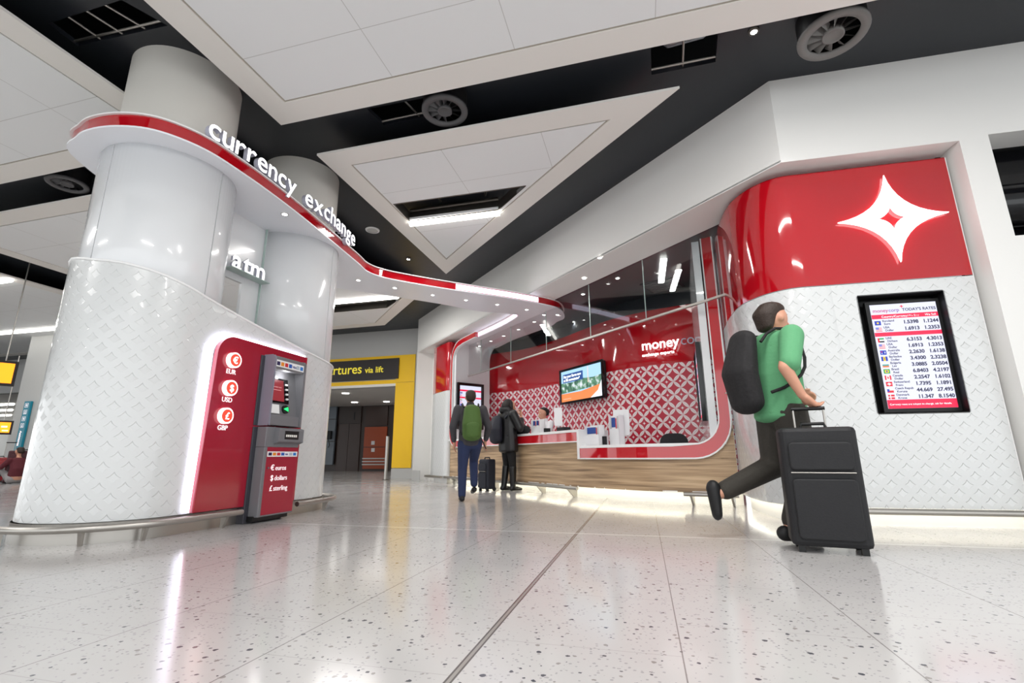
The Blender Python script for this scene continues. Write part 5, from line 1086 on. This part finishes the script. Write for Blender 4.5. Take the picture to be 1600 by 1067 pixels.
m = MB(M_); m.tube([(-.06, -.03, 1.3), (-.07, .09, 1.27), (0, .15, 1.05), (.07, .09, 1.27), (.06, -.03, 1.3)], .01, 6); build('lanyard', m, redp, t)
b = chainmesh([([(0, .05, 1.55), (0, -.01, 1.51), (0, -.02, 1.46)], [(.083, .09, .05), (.086, .075, .06), (.07, .05, .04)])], M_, .011); build('hair', b, hairb, t)
# --- traveller in green, walking right, pushing a big case; a black pack on the back
M_ = xf(2.22, 4.02, math.radians(-84), 1.17)
t = thing('person', M_ @ Vector((0, 0, 0)), 'person in a green top striding right and pushing the large black suitcase', 'person'); hc = (0, .05, 1.54)
b = chainmesh([([(-.2, .02, 1.36), (-.26, .02, 1.10), (-.17, .24, 1.00)], [.05, .042, .028]), ([(.2, .02, 1.36), (.28, -.12, 1.12), (.285, -.03, .935)], [.05, .042, .028]), ([(-.09, 0, .88), (-.10, -.03, .48), (-.10, -.46, .30)], [.09, .062, .042]), ([(.09, 0, .88), (.10, .06, .48), (.09, -.10, .09)], [.09, .062, .042]), ([(0, 0, .9), (0, .0, 1.1), (0, .02, 1.35)], [(.16, .12, .12), (.15, .11, .1), (.18, .1, .09)]), ([(0, .02, 1.36), (0, .05, 1.48)], [.058, .054])]+handch((-.17, .24, 1.00), (.5, 1, -.1), (.8, .2, .6), curl=.8)+handch((.285, -.03, .935), (.05, .6, -.6), (-1, .1, 0), curl=.9), M_, .009, headch(hc, (0, 1, -.1), 1.05))
build('body', b, skin, t); eyes(t, M_, hc, (0, 1, -.1))
b = chainmesh([([(0, 0, .82), (0, .0, 1.1), (0, .02, 1.36)], [(.2, .165, .06), (.195, .16, .12), (.2, .13, .08)]), ([(-.2, .02, 1.36), (-.26, .0, 1.12)], [.08, .068]), ([(.2, .02, 1.36), (.28, -.08, 1.15)], [.08, .068])], M_, .013); build('green_top', b, green, t)
b = chainmesh([([(0, 0, .85), (-.09, 0, .84), (-.10, -.03, .48), (-.10, -.41, .32)], [.13, .118, .085, .065]), ([(0, 0, .85), (.09, 0, .84), (.10, .06, .48), (.09, -.08, .14)], [.13, .118, .085, .065])], M_, .013); build('trousers', b, olive, t)
b = chainmesh([([(-.10, -.50, .33), (-.10, -.49, .17)], [(.048, .05, .06), (.045, .035, .05)])], M_, .011); build('shoe', b, black, t)
b = chainmesh([([(.09, -.14, .06), (.09, .06, .04)], [(.05, .055, .05), (.045, .05, .035)])], M_, .011); build('shoe', b, black, t)
b = chainmesh([([(0, .03, 1.61), (0, -.02, 1.56), (0, -.03, 1.48)], [(.09, .1, .055), (.092, .085, .065), (.08, .05, .05)])], M_, .011); build('hair', b, hairbr, t)
bp_ = thing('backpack', M_ @ Vector((0, -.25, 1.1)), 'black backpack on the person in the green top', 'backpack')
b = chainmesh([([(0, -.24, .92), (0, -.27, 1.12), (0, -.22, 1.36)], [(.15, .1, .09), (.16, .11, .12), (.13, .08, .08)])], M_, .014); build('bag_body', b, blackc, bp_)
for e in (-1, 1): m = MB(M_); m.tube([(e*.12, -.16, 1.33), (e*.122, -.11, 1.39), (e*.125, -.04, 1.43), (e*.126, .04, 1.43), (e*.128, .10, 1.38), (e*.13, .135, 1.30), (e*.14, .14, 1.22), (e*.155, .12, 1.15), (e*.175, .07, 1.09), (e*.185, .0, 1.04), (e*.18, -.07, 1.0), (e*.15, -.15, .97)], .011, 8); build('strap', m, blackc, bp_)
suitcase(xf(2.20, 3.58, math.radians(-24)), .48, .28, .80, casef, 'large black suitcase pushed by the person in green', True, .19)
# ================================================================ FAR LEFT HALL
def far(px, py, dist): v = ray(px, py); h = math.hypot(v.x, v.y); return CP + v*(dist/h)
D = 21
def facing(px, dist=D): v = ray(px, 700); a = Vector((v.x, v.y, 0)).normalized(); return Vector((a.y, -a.x, 0))
p0 = far(22, 700, D); p1 = far(55, 627, D); xd = EU
teal = mat('teal_sign', (14, 116, 136), .4, em=.15)
t = thing('assistance_banner', (p0.x, p0.y, 0), 'tall teal banner with white symbols at the left edge', 'banner')
pw_ = far(25, 640, D-.0); M_ = frame((far(26, 700, D).x, far(26, 700, D).y, 0), EU); zb, zt2 = far(36, 700, D).z, far(36, 627, D).z
wb = (far(50, 650, D)-far(32, 650, D)).to_2d().length
m = MB(M_); m.bb((0, zb-.3, 0), (wb*1.05, zt2, .06)); build('board', m, teal, t)
HB = zt2-zb
T = tmesh('Assistance', wb*.42, .01, .003); m = MB(M_ @ Matrix.Translation((wb*.38, zb+.36*HB, .065)) @ Matrix.Rotation(-PI/2, 4, 'Z')); m.text(T); build('lettering', m, mat('print_white', (235, 235, 235)), t)
for k in range(4):
    zc = zt2-HB*(.09+.145*k); m = MB(M_ @ Matrix.Translation((wb*.52, zc, .065)) @ Matrix.Scale(min(wb*.26, HB*.06)/.16, 4)); m.plate([[(-.16, -.16), (.16, -.16), (.16, .16), (-.16, .16)], [(-.14, -.14), (-.14, .14), (.14, .14), (.14, -.14)]], 0, .01); m.sph((0, .07, 0), .03, 8, 6); m.bb((-.03, -.1, 0), (.03, .04, .01)); m.bb((-.08, -.12 if k % 2 else -.02, 0), (.08, -.09 if k % 2 else .01, .01)); build('pictogram', m, mat('print_white', (235, 235, 235)), t)
m = MB(M_); m.bb((-.5, 0, -.9), (wb*1.05+2.5, CEIL, -.02)); struct('wall_hall', m, greywall)
m = MB(MW); m.bb((-60, 0, -14), (-12, CEIL, -14.2)); struct('wall_hall', m, greywall)
m = MB(MW); m.bb((-60, 3.6, -.3), (-12, 3.7, -14)); struct('ceiling_hall', m, raftm)
for k, py in enumerate((632, 641, 649)):
    b = Zp(21-2*k, py-.5, 3.55); u_, v_ = uvof(b); a = UV(u_-4.5, v_); tube_lamp(a, b, ('nearest', 'middle', 'farthest')[k] + ' of three strip lights in the far hall at the left edge', 3.55, .06)
orgs = mat('orange_screen', (255, 140, 20), em=1.4)
for (x0, y0, x1, y1, dd, lb) in ((-16, 568, 17, 599, 14, 'larger hanging orange departure screen at the left edge'), (-10, 660, 14, 676, 20, 'smaller hanging orange screen lower at the left edge')):
    a, b = far(x0, y1, dd), far(x1, y1, dd); w_ = (b-a).to_2d().length; zt3 = far(x1, y0, dd).z; zb3 = far(x1-3, y1, dd).z; c = far((x0+x1)/2, y1, dd); d = facing(x1)
    t = thing('hanging_screen', (c.x, c.y, zb3), lb, 'screen'); M_ = frame((b.x, b.y, zb3)-d*w_ if 0 else (b-d*w_).to_tuple()[:2]+(zb3,), d)
    m = MB(M_); m.bb((-.05, -.05, -.1), (w_+.05, zt3-zb3+.05, 0)); build('casing', m, black, t)
    m = MB(M_); m.bb((0, 0, 0), (w_, zt3-zb3, .02)); build('display', m, orgs, t)
    m = MB(M_); m.tube([(w_*.5, zt3-zb3, -.05), (w_*.5, CEIL-zb3 if dd < 18 else 3.6-zb3, -.05)], .012, 6); build('hanger', m, steel, t)
    if dd == 20: m = MB(M_); m.bb((w_*.4, (zt3-zb3)*.5, .02), (w_*.8, (zt3-zb3)*.65, .03)); m.bb((w_*.5, (zt3-zb3)*.15, .02), (w_*.9, (zt3-zb3)*.25, .03)); build('text_line', m, emit((255, 250, 220), 1.5), t)
# seated traveller and luggage far left
q = Zp(14, 741); q = q*(19/q.to_2d().length) if q.to_2d().length > 19 else q; q.z = 0
def ground(px, dist): v = ray(px, 720); h = math.hypot(v.x, v.y); return Vector((v.x*dist/h, v.y*dist/h, 0))
g0 = ground(29, 19.4); M_ = xf(g0.x, g0.y, math.radians(75))
t = thing('person', g0, 'person in grey trousers sitting on the floor among luggage, far left', 'person')
b = chainmesh([([(0, 0, .14), (0, -.05, .4), (0, 0, .62)], [(.17, .14, .1), (.16, .12, .1), (.19, .11, .08)]), ([(0, 0, .64), (0, .04, .76)], [.055, .05]), ([(-.1, 0, .12), (-.14, .38, .42), (-.12, .55, .06)], [.085, .06, .045]), ([(.1, 0, .12), (.14, .38, .42), (.12, .55, .06)], [.085, .06, .045]), ([(-.2, 0, .62), (-.27, .15, .42), (-.15, .35, .45)], [.05, .04, .028]), ([(.2, 0, .62), (.27, .15, .42), (.15, .35, .45)], [.05, .04, .028])]+handch((-.15, .35, .45), (0, 1, 0), (1, 0, 0))+handch((.15, .35, .45), (0, 1, 0), (-1, 0, 0)), M_, .012, headch((0, .06, .86), (0, 1, -.2))); build('body', b, skin, t)
b = chainmesh([([(0, 0, .14), (-.1, 0, .12), (-.14, .38, .42), (-.12, .52, .1)], [.13, .11, .08, .06]), ([(0, 0, .14), (.1, 0, .12), (.14, .38, .42), (.12, .52, .1)], [.13, .11, .08, .06])], M_, .014); build('trousers', b, mat('trouser_grey', (150, 146, 146), .8, bump=(40, .1)), t)
b = chainmesh([([(0, 0, .2), (0, -.05, .4), (0, 0, .62)], [(.18, .15, .08), (.18, .14, .1), (.2, .12, .08)]), ([(-.2, 0, .62), (-.28, .15, .42), (-.18, .3, .44)], [.07, .055, .045]), ([(.2, 0, .62), (.28, .15, .42), (.18, .3, .44)], [.07, .055, .045])], M_, .014); build('jumper', b, mat('maroon', (92, 30, 40), .8, bump=(40, .2)), t)
b = chainmesh([([(0, .02, .93), (0, -.02, .86)], [(.085, .09, .05), (.086, .07, .06)])], M_, .012); build('hair', b, hairbr, t)
for e in (-1, 1): b = chainmesh([([(e*.12, .52, .05), (e*.13, .7, .04)], [(.05, .05, .045), (.045, .05, .035)])], M_, .012); build('shoe', b, mat('shoe_dark', (60, 50, 54), .7, bump=(30, .1)), t)
g1 = ground(-1, 20.3); suitcase(xf(g1.x, g1.y, .7), .50, .3, .66, mat('case_red', (150, 20, 30), .4, bump=(40, .1)), 'red suitcase standing at the left edge of the floor')
g1 = ground(12, 20.3); suitcase(xf(g1.x, g1.y, .8), .42, .25, .62, mat('case_grey', (70, 76, 80), .5, bump=(40, .1)), 'grey suitcase with raised handle behind the red one', True, .5)
g1 = ground(34, 19.6); suitcase(xf(g1.x, g1.y, .8), .6, .3, .84, mat('case_maroon', (70, 22, 32), .5, bump=(40, .1)), 'dark maroon suitcase behind the seated person')
